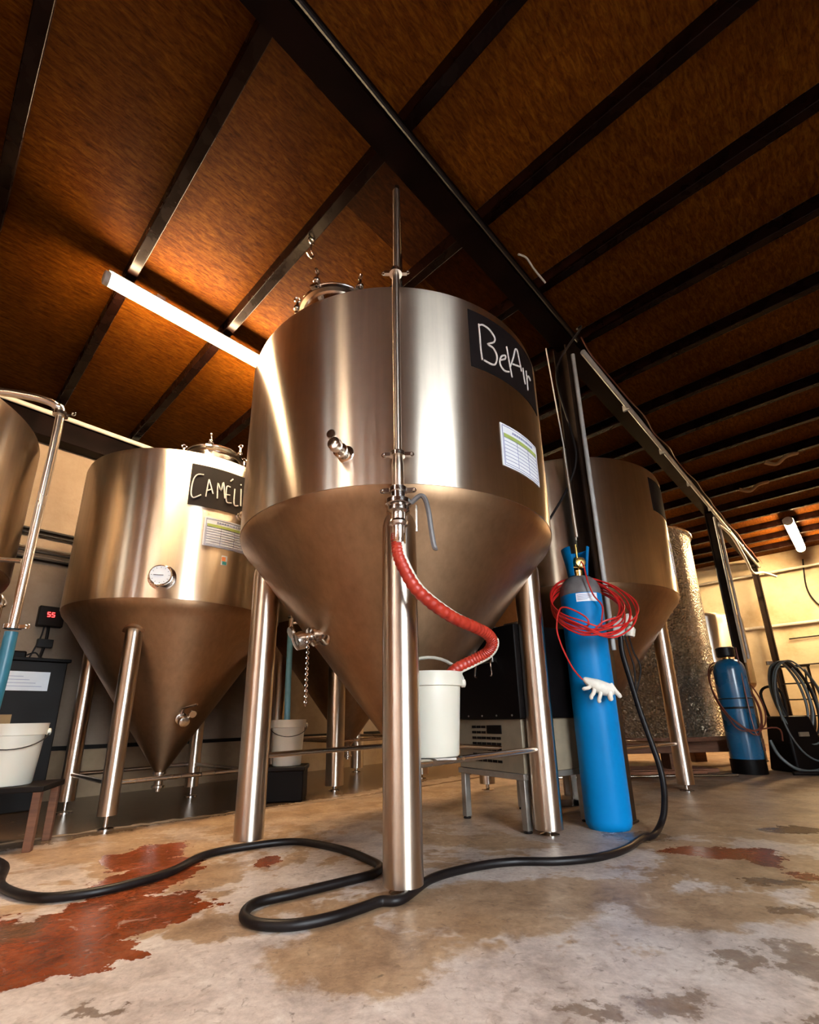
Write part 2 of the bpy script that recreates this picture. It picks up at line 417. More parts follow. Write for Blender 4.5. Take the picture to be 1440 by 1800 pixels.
# joint in the concrete along the left row of tanks
jp = cat([BU(-.5, 3.52, .004), BU(.56, 3.47, .004), BU(1.5, 3.34, .004), BU(2.47, 3.16, .004), BU(3.4, 3.08, .004), BU(6, 3.0, .004)], 26)
jv = MB(); jr = [.006 + .007 * random.random() for _ in jp]
for q in jp: q += Vector((random.uniform(-.012, .012), random.uniform(-.012, .012), -.006))
jv.tube(jp, jr, 6)
struct(jv.build('trim_3', make_wall('rough_kerb', (.26, .17, .10), (.12, .07, .04))), 'rough low concrete lip across the floor')
# low skirting band along the left wall
struct(MB().box(U0, U1, WL - .02, WL, 0, .40).build('baseboard_left', make_wall('skirting_wall', (.40, .28, .17), (.24, .15, .09)), rz=RZB, flat=True))
struct(MB().box(U0, U1, WL - .045, WL - .02, .385, .42).build('trim_4', M['dark'], rz=RZB, flat=True))

# joists: every one a thing
ORD = 'first second third fourth fifth sixth seventh eighth ninth tenth eleventh twelfth thirteenth fourteenth fifteenth sixteenth seventeenth eighteenth nineteenth twentieth'.split()
k = -1
US = []
while True:
    u = .486 + .645 * k
    if u > U1 - .1: break
    if u > U0 + .05: US.append(u)
    k += 1
for i, u in enumerate(US):
    jb = MB().box(0, .06, WR + .01, WL - .08, 0, .10)
    o = jb.build('ceiling_joist', M['joist'], loc=BU(u, 0, ZC - .10), rz=RZB, bevel=.004)
    lb = ORD[i] + ' dark steel ceiling joist counted from the unlit upper left corner towards the far wall'
    tag(o, lb, 'joist', 'dark joists under the plywood ceiling')

# main beam with an I section
BV = 1.13
bm = MB()
ZB0, ZB1 = 3.2, 3.32
bm.box(U0 + .01, U1 - .01, BV - .068, BV + .068, ZB0, ZB0 + .012).box(U0 + .01, U1 - .01, BV - .068, BV + .068, ZB1 - .012, ZB1).box(U0 + .01, U1 - .01, BV - .005, BV + .005, ZB0 + .012, ZB1 - .012)
tag(bm.build('roof_beam', M['beam'], loc=(0, 0, 0), rz=RZB), 'long black steel beam carrying the joists over the middle of the room', 'beam')
# wall plate on the left
wp = MB().box(U0 + .01, U1 - .01, WL - .16, WL - .005, 3.08, 3.32)
tag(wp.build('wall_beam', M['beam'], rz=RZB, bevel=.005), 'dark steel beam along the top of the left wall', 'beam')
cd = MB().rod((U0 + .1, WL - .19, 3.30), (U1 - .1, WL - .19, 3.30), .022, 12)
tag(cd.build('wall_conduit', M['pvc_white'], rz=RZB), 'pale pipe running along the top of the left wall beam', 'pipe')

# posts (I section) with foot plates
def post(u, label, w=BV):
    t = thing('steel_post', label, 'post', BU(u, w), RZB, 'steel posts under the main beam')
    a = .05
    pb = MB().box(-a, a, -a, -a + .009, .012, ZB0).box(-a, a, a - .009, a, .012, ZB0).box(-.004, .004, -a + .009, a - .009, .012, ZB0)
    pb.build('shaft', M['post'], t)
    MB().box(-.06, .06, -.06, .06, 0, .012).build('base_plate', M['post'], t, bevel=.002)
    return t
M['post'] = plain('post_paint', (.014, .007, .004), .5, 0, .5, 8, spec=.15)
post(2.93, 'black steel post behind the bright blue gas cylinder', 1.165)
post(7.2, 'black steel post behind the dark blue gas cylinder')
post(10.55, 'rusty brown steel post nearest the far wall')

# conduits on the beam and posts
c1 = MB().rod((2.99, 1.035, 3.15), (10.6, 1.06, 3.15), .019, 14)
for q in (3.9, 4.9, 5.9, 6.9, 8, 9): c1.box(q - .01, q + .01, 1.03, 1.08, 3.12, 3.175)
tag(c1.build('beam_conduit', M['pvc_grey'], rz=RZB), 'grey conduit clipped under the main beam beyond the near post', 'conduit')
c2 = MB().rod((2.93, 1.09, .95), (2.93, 1.09, 3.12), .015, 14)
tag(c2.build('post_conduit', M['pvc_grey'], rz=RZB), 'pale grey conduit running down the near post', 'conduit')
c3 = MB().tube(cat([(U0 + .3, 1.03, 3.19), (0, 1.03, 3.19), (1.5, 1.03, 3.185), (2.9, 1.03, 3.19)], 6), .012, 8)
tag(c3.build('beam_pipe', M['cable'], rz=RZB), 'thin black pipe along the near edge of the main beam', 'pipe')
wpts = [(2.9, 1.0, 3.2)] + [(3.1 + .35 * i, 1.0 + random.uniform(-.03, .02), 3.17 + random.uniform(-.035, .02)) for i in range(22)]
tag(MB().tube(cat(wpts, 5), .005, 6).build('loose_cable', M['brown_tube'], rz=RZB), 'loose brown cable sagging beside the beam conduit', 'cable')
tag(MB().tube(cat([BU(2.05, 1.0, 3.24), BU(2.12, .985, 3.26), BU(2.2, .98, 3.235), BU(2.32, .97, 3.215)], 8), .006, 6).build('cable_tail', M['white_plastic']), 'short white cable tail hanging off the main beam', 'cable')

# ------------------------------------------------------------------ ceiling lamps
def tube_lamp(u0, u1, w, z, mat, label, wide=.055):
    t = thing('tube_lamp', label, 'lamp', BU((u0 + u1) / 2, w, z), RZB, 'ceiling tube lamps')
    L = (u1 - u0) / 2
    hb = MB()
    n = 14
    def sect(h0, h1, r, mbx):
        vs = []; 
        for x in (-L, L):
            for k in range(n + 1):
                a = PI * k / n; vs.append((x, r * math.cos(a), h0 + (h1 - h0) * math.sin(a)))
        fs = [(k, k + 1, n + 2 + k, n + 1 + k) for k in range(n)]
        fs.append(tuple(range(n, -1, -1))); fs.append(tuple(n + 1 + k for k in range(n + 1))); fs.append((0, n + 1, 2 * n + 1, n))
        mbx.add(vs, fs)
    sect(.022, .05, wide * .72, hb); hb.build('housing', M['wax'], t)
    g = MB().tube([(-L + .01, 0, -.012), (L - .01, 0, -.012)], wide * .62, 20); g.build('diffuser', mat, t)
    for x in (-L, L):
        e = MB().at((x, 0, -.008), (0, PI / 2, 0)).lathe([(wide * .5, -.02), (wide * .72, -.014), (wide * .72, .014), (wide * .5, .02)], 20); e.build('end_cap', M['wax'], t)
    for x in (-L * .6, L * .6): MB().box(x - .025, x + .025, -.02, .02, .045, .074).build('bracket', M['wax'], t)
    return t
tube_lamp(.40, 1.92, 2.93, 3.245, M['lamp'], 'long glowing ceiling tube lamp between the two left tanks', .06)
tube_lamp(8.5, 10.2, .38, 3.245, M['lamp_far'], 'glowing tube lamp at the far right near the back wall', .09)
tube_lamp(6.2, 7.8, 3.4, 3.245, M['lamp'], 'tube lamp over the left row, hidden behind the large front tank', .06)

tube_lamp(-3.0, -1.4, .9, 3.245, M['lamp_fill'], 'added unseen fill tube on the ceiling behind the viewer', .06)

# ------------------------------------------------------------------ tanks
def az(a, r): a = math.radians(a); return (r * math.sin(a), -r * math.cos(a))
def patch(mb, a0, a1, z0, z1, r, th=.004, n=16, slant=0.0):
    vs = []; fs = []
    for i in range(n + 1):
        a = a0 + (a1 - a0) * i / n; dz = slant * i / n
        for rr in (r, r + th):
            x, y = az(a, rr)
            vs += [(x, y, z0 + dz), (x, y, z1 + dz)]
    for i in range(n):
        o = i * 4; p = o + 4
        fs += [(o + 2, p + 2, p + 3, o + 3), (o, o + 1, p + 1, p), (o + 1, o + 3, p + 3, p + 1), (o, p, p + 2, o + 2)]
    fs += [(0, 2, 3, 1), (n * 4, n * 4 + 1, n * 4 + 3, n * 4 + 2)]
    mb.add(vs, fs)
def stroke(mb, pts, r, rad=.0047):
    P = []
    for (a, z) in pts: x, y = az(a, r); P.append((x, y, z))
    mb.tube(cat(P, 4) if len(P) > 2 else P, rad, 6)
def chart(t, a0, a1, z0, z1, r, torn=True):
    b_ = MB(); patch(b_, a0, a1, z0, z1, r, .003); p = b_.build('batch_chart', M['paper'], t)
    p['label'] = 'white printed paper chart with a green header row'
    da = a1 - a0; dz = z1 - z0
    g = MB(); patch(g, a0 + da * .06, a1 - da * .05, z0 + dz * .68, z0 + dz * .78, r + .003, .001); g.build('header_row', M['green_ink'], p)
    l = MB()
    for i in range(8):
        zz = z0 + dz * (.08 + .6 * i / 7); patch(l, a0 + da * .06, a1 - da * .05, zz, zz + .0022, r + .003, .001)
    for i in range(4):
        aa = a0 + da * (.06 + .89 * i / 3); l_w = .12; patch(l, aa - l_w / 2, aa + l_w / 2, z0 + dz * .08, z0 + dz * .78, r + .003, .001, 2)
    for (c0, c1) in ((.04, .96),):
        patch(l, a0 + da * c0, a0 + da * c1, z0 + dz * .95, z0 + dz * .96, r + .003, .001); patch(l, a0 + da * c0, a0 + da * c1, z0 + dz * .03, z0 + dz * .04, r + .003, .001)
    patch(l, a0 + da * .035, a0 + da * .045, z0 + dz * .03, z0 + dz * .96, r + .003, .001, 2)
    random.seed(3)
    x = .26
    while x < .78:
        w_ = random.uniform(.02, .06); patch(l, a0 + da * x, a0 + da * (x + w_), z0 + dz * .84, z0 + dz * .89, r + .003, .001, 2); x += w_ + .015
    l.build('chart_lines', M['ink'], p)
def valve_ball(t, pos, dirv, label=None, s=1.0, handle=True, chain=False):
    """small outlet valve standing out of the steel along dirv"""
    d = Vector(dirv).normalized(); q = Vector((0, 0, 1)).rotation_difference(d).to_matrix().to_4x4()
    m4 = Matrix.Translation(pos) @ q
    v = MB().at(mat=m4)
    v.lathe([(.055 * s, -.02), (.055 * s, .002), (.05 * s, .006), (.024 * s, .01), (.024 * s, .035 * s), (.04 * s, .04 * s), (.04 * s, .055 * s), (.022 * s, .06 * s), (.022 * s, .08 * s), (.034 * s, .085 * s), (.038 * s, .10 * s), (.034 * s, .125 * s), (.02 * s, .13 * s)], 24)
    o = v.build('sample_valve', M['chrome'], t)
    if label: o['label'] = label
    if handle:
        hb = MB().at(mat=m4).rod((0, 0, .1 * s), (.0, .055 * s, .105 * s), .009 * s, 10)
        hb.at(mat=m4 @ Matrix.Translation((0, .07 * s, .105 * s))).lathe([(0.001, -.008), (.024 * s, -.008), (.027 * s, 0), (.024 * s, .008), (0.001, .008)], 18)
        hb.build('valve_handle', M['chrome'], o)
    return o
def swing_bolt(hb, x, y, z, ang):
    hb.at((x, y, z), (0, 0, ang))
    hb.rod((0, 0, -.03), (0, 0, .055), .008, 8); hb.lathe([(.017, .0), (.02, .004), (.02, .018), (.012, .024)], 12); hb.torus((0, 0, .075), .017, .005, 'x', 14, 6)
    hb.box(-.035, .01, -.012, .012, -.03, -.015)
    hb.at()
def tank(name_label, loc, R, zs, zr, a, phi, zb, legr, bars, za, hatch=None, legcut=.12, foot=.05, dome=.12, pads=False, zleg=None, spin=0):
    t = thing('fermentation_tank', name_label, 'tank', (loc[0], loc[1], 0), 0, 'conical steel fermentation tanks')
    s = MB()
    prof = [(R - .012, zs - .002), (R, zs), (R, zr - .05), (R - .008, zr - .02), (R - .028, zr - .004), (R - .06, zr)]
    for i in range(1, 9): prof.append(((R - .06) * (1 - i / 8) + .0001, zr + dome * (1 - (1 - i / 8) ** 2)))
    s.lathe(prof, 128); s.build('shell', M['shell'], t, angle=30)
    # cone, rising to meet the shell's knuckle
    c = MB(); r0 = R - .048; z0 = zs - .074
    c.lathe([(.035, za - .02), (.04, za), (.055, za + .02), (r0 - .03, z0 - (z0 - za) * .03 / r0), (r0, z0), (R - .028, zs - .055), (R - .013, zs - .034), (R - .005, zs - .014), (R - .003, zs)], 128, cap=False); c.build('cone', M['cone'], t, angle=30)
    o_ = MB().lathe([(.03, za - .12), (.045, za - .115), (.045, za - .10), (.03, za - .095), (.03, za - .03), (.045, za - .025), (.045, za - .01), (.035, za)], 28)
    o_.at((0, 0, za - .12), (0, 0, 0)).rod((0, 0, .015), (0, 0, -.02), .02, 12)
    o_.at(); o_.build('bottom_outlet', M['chrome'], t)
    zt = zleg if zleg else zs - .02
    legs = []
    for k in range(4):
        an = phi + k * PI / 2; x, y = a * math.cos(an), a * math.sin(an); legs.append((x, y))
        # height at which the cone surface lies at this leg's radius
        lg = MB().at((x, y, 0))
        rad = legr
        if pads:
            ztop = z0 - (r0 - (a + legr)) / (r0 - .055) * (z0 - za) - .02
            lg.lathe([(rad * .2, foot + .002), (rad, foot), (rad, ztop - rad), (rad * .92, ztop - rad * .5), (rad * .6, ztop - rad * .12), (.001, ztop)], 32)
        else:
            lg.lathe([(rad * .2, foot + .002), (rad, foot), (rad, zt - .10), (rad * .95, zt - .08)], 36)
        l = lg.build('leg', M['tube'], t)
        ft = MB().at((x, y, 0)).lathe([(.05, 0), (.05, .006), (.02, .012), (.014, .014), (.014, foot + .01)], 20)
        ft.build('foot', M['chrome'], l)
        if pads:
            n = Vector((x, y, 0)).normalized(); sl = math.atan2(r0 - .055, z0 - za)
            pd = MB().at(mat=Matrix.Translation((x * .98, y * .98, ztop - .05)) @ Matrix.Rotation(math.atan2(y, x), 4, 'Z') @ Matrix.Rotation(PI / 2 + (PI / 2 - sl) * 1.0, 4, 'Y'))
            pd.lathe([(rad * 1.5, -.03), (rad * 1.5, -.0), (rad * 1.2, .004)], 28); pd.build('leg_pad', M['cone'], l)
    for (i, j) in bars:
        (x0, y0), (x1, y1) = legs[i], legs[j]; d = Vector((x1 - x0, y1 - y0, 0)).normalized() * legr * .9
        MB().rod((x0 + d.x, y0 + d.y, zb), (x1 - d.x, y1 - d.y, zb), .0145, 14).build('frame_bar', M['bar'], t)
    if hatch:
        hx, hy, hr, hz, zc0, angs = hatch
        hb = MB().at((hx, hy, 0)).lathe([(hr, zc0), (hr, hz - .035), (hr + .02, hz - .03), (hr + .022, hz - .012), (hr, hz - .008)], 56, cap=False)
        n_ = hb.build('hatch_neck', M['chrome'], t)
        hl = MB().at((hx, hy, 0)).lathe([(hr + .014, hz - .008), (hr + .018, hz), (hr + .014, hz + .01), (hr * .8, hz + .022), (hr * .3, hz + .04), (.001, hz + .045)], 56)
        hl.build('hatch_lid', M['chrome'], t)
        for an in angs:
            sb = MB(); ar = math.radians(an); swing_bolt(sb, hx + (hr + .035) * math.sin(ar), hy - (hr + .035) * math.cos(ar), hz, ar)
            sb.build('swing_bolt', M['chrome'], t)
    return t
def board(t, a0, a1, z0, z1, r, strokes, lab):
    b_ = MB(); patch(b_, a0, a1, z0, z1, r, .003, 24); o = b_.build('name_board', M['chalkboard'], t); o['label'] = lab
    if strokes:
        c_ = MB()
        for s_ in strokes: stroke(c_, s_, r + .004)
        c_.build('chalk_lettering', M['chalk'], o)
BEL = [[(29.8, 2.43), (29.9, 2.358), (29.9, 2.279), (30.2, 2.219)], [(29.8, 2.422), (31.4, 2.437), (34.1, 2.43), (36.3, 2.398), (35.8, 2.366), (33.0, 2.333), (35.3, 2.325), (36.7, 2.289), (35.9, 2.239), (34.1, 2.22), (30.8, 2.223)], [(38.0, 2.275), (40.8, 2.306), (40.8, 2.326), (39.1, 2.308), (38.0, 2.275), (38.1, 2.244), (39.8, 2.226), (42.3, 2.24)], [(42.1, 2.391), (42.5, 2.345), (43.0, 2.284), (43.7, 2.218)], [(43.2, 2.278), (45.6, 2.356), (47.4, 2.425), (48.8, 2.43), (49.6, 2.379), (50.5, 2.316)], [(44.7, 2.308), (50.1, 2.341)], [(51.9, 2.35), (52.0, 2.292), (52.6, 2.256)], [(54.6, 2.36), (54.6, 2.294), (54.4, 2.235)], [(54.6, 2.31), (56.4, 2.345), (58.3, 2.335)]]
CAM = [[(30.5, 2.272), (27.3, 2.261), (25.7, 2.205), (25.5, 2.116), (26.9, 2.083), (30.3, 2.115)], [(32.7, 2.108), (33.2, 2.228), (33.7, 2.23), (36.0, 2.141)], [(32.6, 2.152), (35.3, 2.176)], [(38.4, 2.113), (38.0, 2.232), (39.9, 2.179), (40.7, 2.25), (42.3, 2.128)], [(44.7, 2.23), (42.7, 2.221), (43.3, 2.11), (46.1, 2.107)], [(43.1, 2.162), (44.9, 2.166)], [(44.4, 2.275), (45.7, 2.299)], [(47.2, 2.226), (47.6, 2.105), (50.0, 2.104)], [(50.8, 2.243), (51.5, 2.108)], [(50.5, 2.273), (50.6, 2.28)]]
# front tank
T1 = (-.106, 2.650)
t1 = tank('largest steel conical tank in front, with a chalkboard name at its right shoulder', T1, .88, 1.514, 2.58, .753, .048, .412, .072,
          [(3, 0), (0, 1), (1, 2)], .43, hatch=(-.32, -.42, .20, 2.86, 2.6, (-80, -20, 40, 100, 160, 220)), foot=.03)
board(t1, 26, 64, 2.165, 2.5, .88, BEL, 'black chalkboard strip reading Bel Air')
chart(t1, 35.6, 56.6, 1.68, 1.907, .88)
vd = az(-12.5, 1)
valve_ball(t1, (*az(-12.5, .875), 1.668), (vd[0] - .12, vd[1], .0), 'polished sample valve low on the tank wall', .8)
cs = (math.cos(math.radians(51)), math.sin(math.radians(51)))
x, y = az(-52, .47)
v_ = valve_ball(t1, (x, y, 1.0), (*az(-52, 1.0), -.4), 'clamped drain valve on the cone', 1.2)
# drain chain: interlocked small links
ch = MB(); 
vx, vy = x - .045, y - .11
for i in range(26):
    ch.torus((vx, vy, .965 - i * .0125), .0065, .0022, 'x' if i % 2 else 'y', 10, 5)
ch.build('chain', M['chrome'], t1)
# left tank
T2 = (-1.884, 3.679)
t2 = tank('smaller steel conical tank on the left with a chalk name and a round dial', T2, .76, 1.357, 2.458, .618, .059, .249, .052,
          [(2, 3), (3, 0), (0, 1), (1, 2)], .26, hatch=(.20, -.12, .21, 2.72, 2.48, (-120, -70, 15, 75, 130, 200)), foot=.075, pads=True)
board(t2, 24.4, 70, 2.03, 2.345, .76, CAM, 'black chalkboard strip with a chalked name')
chart(t2, 33.4, 58, 1.748, 1.96, .76)
gd = MB().at(mat=Matrix.Translation((*az(17.5, .755), 1.494)) @ Matrix.Rotation(math.radians(17.5), 4, 'Z') @ Matrix.Rotation(PI / 2, 4, 'X'))
gd.lathe([(.05, -.01), (.085, 0), (.085, .004), (.03, .006), (.03, .03), (.066, .032), (.069, .038), (.069, .062), (.064, .066), (.060, .063)], 40)
g_ = gd.build('dial_gauge', M['chrome'], t2)
gf = MB().at(mat=gd.m).lathe([(.061, .0615), (.061, .0635)], 36); gf.build('dial_face', M['paper'], g_)
gn = MB().at(mat=gd.m)
gn.box(-.04, .018, -.002, .002, .0636, .066)
for k in range(12):
    a_ = 2 * PI * k / 12; MB().at(mat=gd.m).rod((.047 * math.cos(a_), .047 * math.sin(a_), .064), (.055 * math.cos(a_), .055 * math.sin(a_), .064), .0012, 5).build('dial_mark', M['cable'], g_)
gn.build('needle', M['cable'], g_)
valve_ball(t2, (*az(44.6, .262), .63), (*az(44.6, 1), -.35), 'drain valve with lever near the tip of the cone', 1.0)
lv = MB().tube(cat([(.225, -.245, .64), (.235, -.25, .675), (.27, -.26, .688), (.35, -.29, .705)], 4), .008, 8); lv.build('valve_lever', M['chrome'], t2)
st = MB(); patch(st, 43.8, 46.8, 1.63, 1.70, .76, .002, 4); s_ = st.build('square_sticker', M['paper'], t2)
sb = MB(); patch(sb, 44.0, 46.0, 1.66, 1.69, .762, .001, 3); sb.build('sticker_print', M['orange'], s_)
sb = MB(); patch(sb, 44.4, 46.6, 1.635, 1.657, .762, .001, 3); sb.build('sticker_print', M['teal'], s_)
valve_ball(t2, (*az(52, .755), 2.03), (*az(52, 1), 0), None, .7)
# third tank, behind
t3 = tank('steel conical tank in the left row hidden behind the large front tank', (-.75, 5.2), .88, 1.5, 2.55, .753, .0, .40, .078, [(2, 3), (3, 0), (0, 1), (1, 2)], .33, foot=.04)
# left edge tank
t4 = tank('steel tank cut off by the left edge of the picture', (-3.21, 2.27), .88, 1.45, 2.39, .753, .3, .35, .06, [(2, 3), (3, 0), (0, 1), (1, 2)], .35,
          hatch=(.4, -.25, .2, 2.6, 2.4, (-100, -20, 50, 100, 170)), foot=.05)
# right tank
T5 = (1.296, 4.127)
t5 = tank('steel conical tank behind the bright blue gas cylinder', T5, .915, 1.465, 2.477, .76, -.193, .346, .062, [(3, 0), (0, 1), (1, 2), (2, 3)], .28, foot=.05,
          hatch=(-.5, -.1, .2, 2.62, 2.45, (-100, -20, 50, 100, 170)))
board(t5, 37.5, 76, 2.09, 2.375, .915, None, 'plain dark board on the tank shoulder')
chart(t5, 52, 78, 1.62, 1.9, .915)
# tank far behind by the back wall and one at the right edge
t6 = tank('pale steel tank near the far wall behind the dark blue cylinder', BU(9.4, 1.95), .62, 1.0, 2.1, .5, .3, .3, .05, [(0, 1), (1, 2), (2, 3), (3, 0)], .3, foot=.05)
rx = BU(6.9, -.62)
t7 = thing('storage_tank', 'upright steel tank cut off by the right edge of the picture', 'tank', rx, 0)
MB().lathe([(.27, .25), (.3, .27), (.3, 1.62), (.29, 1.65), (.2, 1.70), (.001, 1.72)], 64).build('shell', M['shell'], t7)
MB().torus((0, 0, 1.64), .305, .014, 'z', 48, 8).build('rim_band', M['chrome'], t7)
for k in range(3):
    a_ = k * 2.1 + .4; MB().rod((.24 * math.cos(a_), .24 * math.sin(a_), 0), (.24 * math.cos(a_), .24 * math.sin(a_), .27), .02, 12).build('leg', M['tube'], t7)

# embossed vessel on timbers
VB = BU(6.0, 2.0)
t = thing('insulated_vessel', 'tall round vessel wrapped in embossed silvery metal on wooden beams', 'vessel', VB, 0)
MB().lathe([(.78, .335), (.80, .34), (.80, 1.25)], 96, cap=False).build('lower_jacket', M['embossed_b'] if 'embossed_b' in M else M['embossed'], t)
MB().lathe([(.80, 1.25), (.806, 1.252), (.806, 1.27), (.80, 1.275), (.80, 2.56), (.812, 2.565), (.812, 2.6), (.78, 2.62), (.3, 2.68), (.001, 2.7)], 96, cap=False).build('upper_jacket', M['embossed'], t)
MB().torus((0, 0, 2.59), .815, .014, 'z', 72, 8).build('top_rim', M['bar'], t)
MB().lathe([(.001, .30), (.80, .30), (.80, .34)], 64).build('base_ring', M['timber'], t)
for i, d in enumerate((-.5, 0, .5)):
    o = MB().box(-.95, .95, -.06, .06, 0, .12).build('support_beam', M['timber'], loc=(VB[0], VB[1] + d, .18), bevel=.006)
    tag(o, ['front', 'middle', 'rear'][i] + ' wooden beam laid under the embossed vessel', 'beam', 'timbers under the embossed vessel')
for i, (dx, dy) in enumerate(((-.8, -.5), (.0, -.5), (.8, -.5), (-.8, .5), (.8, .5))):
    o = MB().box(-.07, .07, -.1, .1, 0, .18).build('timber_block', M['timber'], loc=(VB[0] + dx, VB[1] + dy, 0), bevel=.006)
    tag(o, 'short timber block propping the %s of the embossed vessel support' % ['front left', 'front middle', 'front right', 'rear left', 'rear right'][i], 'block', 'blocks under the vessel timbers')
# planks lying on the floor
for i in range(5):
    y = 5.15 + i * .11 if i < 4 else 5.0; z = .0 + (.035 if i in (1, 3) else 0)
    x0, x1 = (1.35 + .1 * i, 3.0 - .05 * i)
    o = MB().box(0, x1 - x0, 0, .09, 0, .03).build('plank', M['pallet'], loc=(x0, y, 0 if i != 4 else 0), bevel=.003)
    tag(o, 'reddish timber plank lying on the floor behind the right tank, %s' % ['second from front', 'third from front', 'fourth from front', 'rearmost', 'frontmost'][i], 'plank', 'planks on the floor')
tag(MB().rod((1.25, 4.72, .03), (2.85, 4.62, .03), .014, 12).build('steel_tube', M['bar']), 'thin bright steel tube lying on the floor behind the right tank', 'tube')

# ------------------------------------------------------------------ blow-off pipe on the front tank, red hose, bucket
t = thing('transfer_pipe', 'slim upright steel pipe clamped in front of the large tank, with valve', 'pipe', (-.065, 1.70, 0), 0)
MB().tube([(0, 0, 1.62), (0, 0, 2.55)], .0165, 20).build('lower_tube', M['tube'], t)
MB().tube([(.006, 0, 2.56), (.008, 0, 3.075)], .0165, 20).build('upper_tube', M['tube'], t)
MB().tube(cat([(.008, 0, 3.075), (.008, .005, 3.10), (.008, .03, 3.125), (.008, .08, 3.13), (.008, .3, 3.13), (.008, .35, 3.12), (.008, .37, 3.07), (.008, .375, 2.9), (.008, .38, 2.6)], 5), .0165, 20).build('return_bend', M['bar'], t)
def tclamp(z, parent, r=.03, x=0):
    c = MB().at((x, 0, z)).lathe([(.018, -.012), (r, -.009), (r, .009), (.018, .012)], 28)
    c.box(r - .004, r + .022, -.008, .008, -.008, .008).box(-r - .022, -r + .004, -.008, .008, -.008, .008)
    c.torus((r + .026, 0, .002), .008, .0035, 'y', 12, 6).torus((-r - .026, 0, -.002), .008, .0035, 'y', 12, 6)
    return c.build('pipe_clamp', M['chrome'], parent)
tclamp(2.555, t); tclamp(1.605, t)
MB().lathe([(.0165, 1.44), (.024, 1.45), (.024, 1.56), (.0185, 1.60)], 28).build('reducer', M['tube'], t)
tclamp(1.445, t, .036)
vb = MB().lathe([(.024, 1.29), (.03, 1.30), (.03, 1.345), (.046, 1.352), (.046, 1.366), (.035, 1.372), (.052, 1.38), (.052, 1.398), (.03, 1.405), (.03, 1.44)], 36).build('valve_body', M['chrome'], t)
MB().tube(cat([(.05, 0, 1.39), (.085, -.01, 1.415), (.105, -.015, 1.40), (.118, -.02, 1.34), (.125, -.02, 1.27), (.135, -.02, 1.20), (.145, -.02, 1.195)], 5), .010, 8).build('valve_handle', M['grey_paint'], vb)
MB().rod((.07, 0, 1.38), (.07, 0, 1.27), .005, 8).build('handle_pin', M['chrome'], vb)
MB().lathe([(.024, 1.22), (.027, 1.225), (.027, 1.29), (.036, 1.295), (.04, 1.305), (.036, 1.315)], 28).build('hose_fitting', M['chrome'], t)
hp = [(-.069, 1.70, 1.26), (-.069, 1.70, 1.22), (-.057, 1.70, 1.15), (.005, 1.74, 1.044), (.127, 1.83, .965), (.235, 1.93, .935), (.295, 1.99, .915), (.318, 2.03, .885), (.30, 2.065, .85), (.24, 2.09, .82), (.15, 2.09, .775), (.10, 2.085, .70), (.08, 2.08, .60)]
hq = cat(hp, 22)
ribs = [1 + .045 * (1 if i % 4 < 2 else -1) for i in range(len(hq))]
m, nt, b = nmat('red_hose'); h = NT(nt)
n = h.noise(h.coord(), 30, 4); h.l(h.ramp(n.outputs[0], [(.3, (.28, .014, .006)), (.7, (.44, .036, .016))]), b.inputs['Base Color']); setv(b, rough=.4)
M['red_hose'] = m
t = thing('red_hose', 'thick ribbed red hose from the steel valve down into the white bucket', 'hose')
MB().tube(hq, .024, 16, ribs=ribs).build('hose_wall', M['red_hose'], t)
# pale printed stripe along the hose
stv = MB(); sp = []
for i, q in enumerate(hq[20:236]):
    tdir = (hq[min(20 + i + 1, len(hq) - 1)] - hq[20 + i - 1]).normalized()
    side = tdir.cross(Vector((0, 1, 0)));
    side = side.normalized() if side.length > .1 else Vector((1, 0, 0))
    tw = math.radians(25)
    fr_ = i / 216
    tw = math.radians(38 - 75 * min(1, fr_ * 2.2)) if fr_ < .6 else math.radians(10)
    sg = 1 if fr_ < .6 else 1
    sp.append(q + sg * side * .0215 * math.cos(tw) + Vector((0, -1, 0)) * .0215 * math.sin(tw))
stv.tube(sp, .0078, 8); stv.build('printed_stripe', M['white_plastic'], t)

def bucket(loc, r, hgt, label, rz=0, handle='up', band=True):
    t = thing('white_bucket', label, 'bucket', loc, rz, 'white plastic buckets')
    rb = r * .88
    MB().lathe([(.001, 0), (rb - .004, 0), (rb, .006), (r, hgt - .06), (r + .010, hgt - .058), (r + .012, hgt - .01), (r + .014, hgt), (r - .002, hgt), (r - .006, hgt - .05), (rb - .006, .01), (.001, .008)], 56, cap=False).build('tub', M['white_plastic'], t)
    for sgn in (-1, 1):
        MB().at((sgn * (r + .014), 0, hgt - .045), (0, PI / 2, 0)).lathe([(.018, -.008), (.018, .008), (.008, .012)], 16).build('handle_lug', M['white_plastic'], t)
    pts = []
    for k in range(17):
        a_ = PI * k / 16; xx = (r + .018) * math.cos(a_)
        if handle == 'up': pts.append((xx, .02 + .06 * math.sin(a_), hgt - .045 + .125 * math.sin(a_)))
        else: pts.append((xx, -(r + .02) * math.sin(a_), hgt - .045 - .08 * math.sin(a_)))
    MB().tube(pts, .0075 if handle == 'up' else .003, 8).build('bail_handle', M['white_plastic'] if handle == 'up' else M['cable'], t)
    return t
bucket((.045, 2.13, .43), .135, .34, 'white bucket behind the front leg of the large tank, red hose inside')
# the bucket's small shelf between the frame bars
o = MB().box(-.10, .10, -.10, .10, 0, .010).build('shelf_plate', M['dull_steel'], loc=(.045, 2.13, .418), bevel=.002)
tag(o, 'small steel plate carrying the white bucket on the tank frame', 'plate')

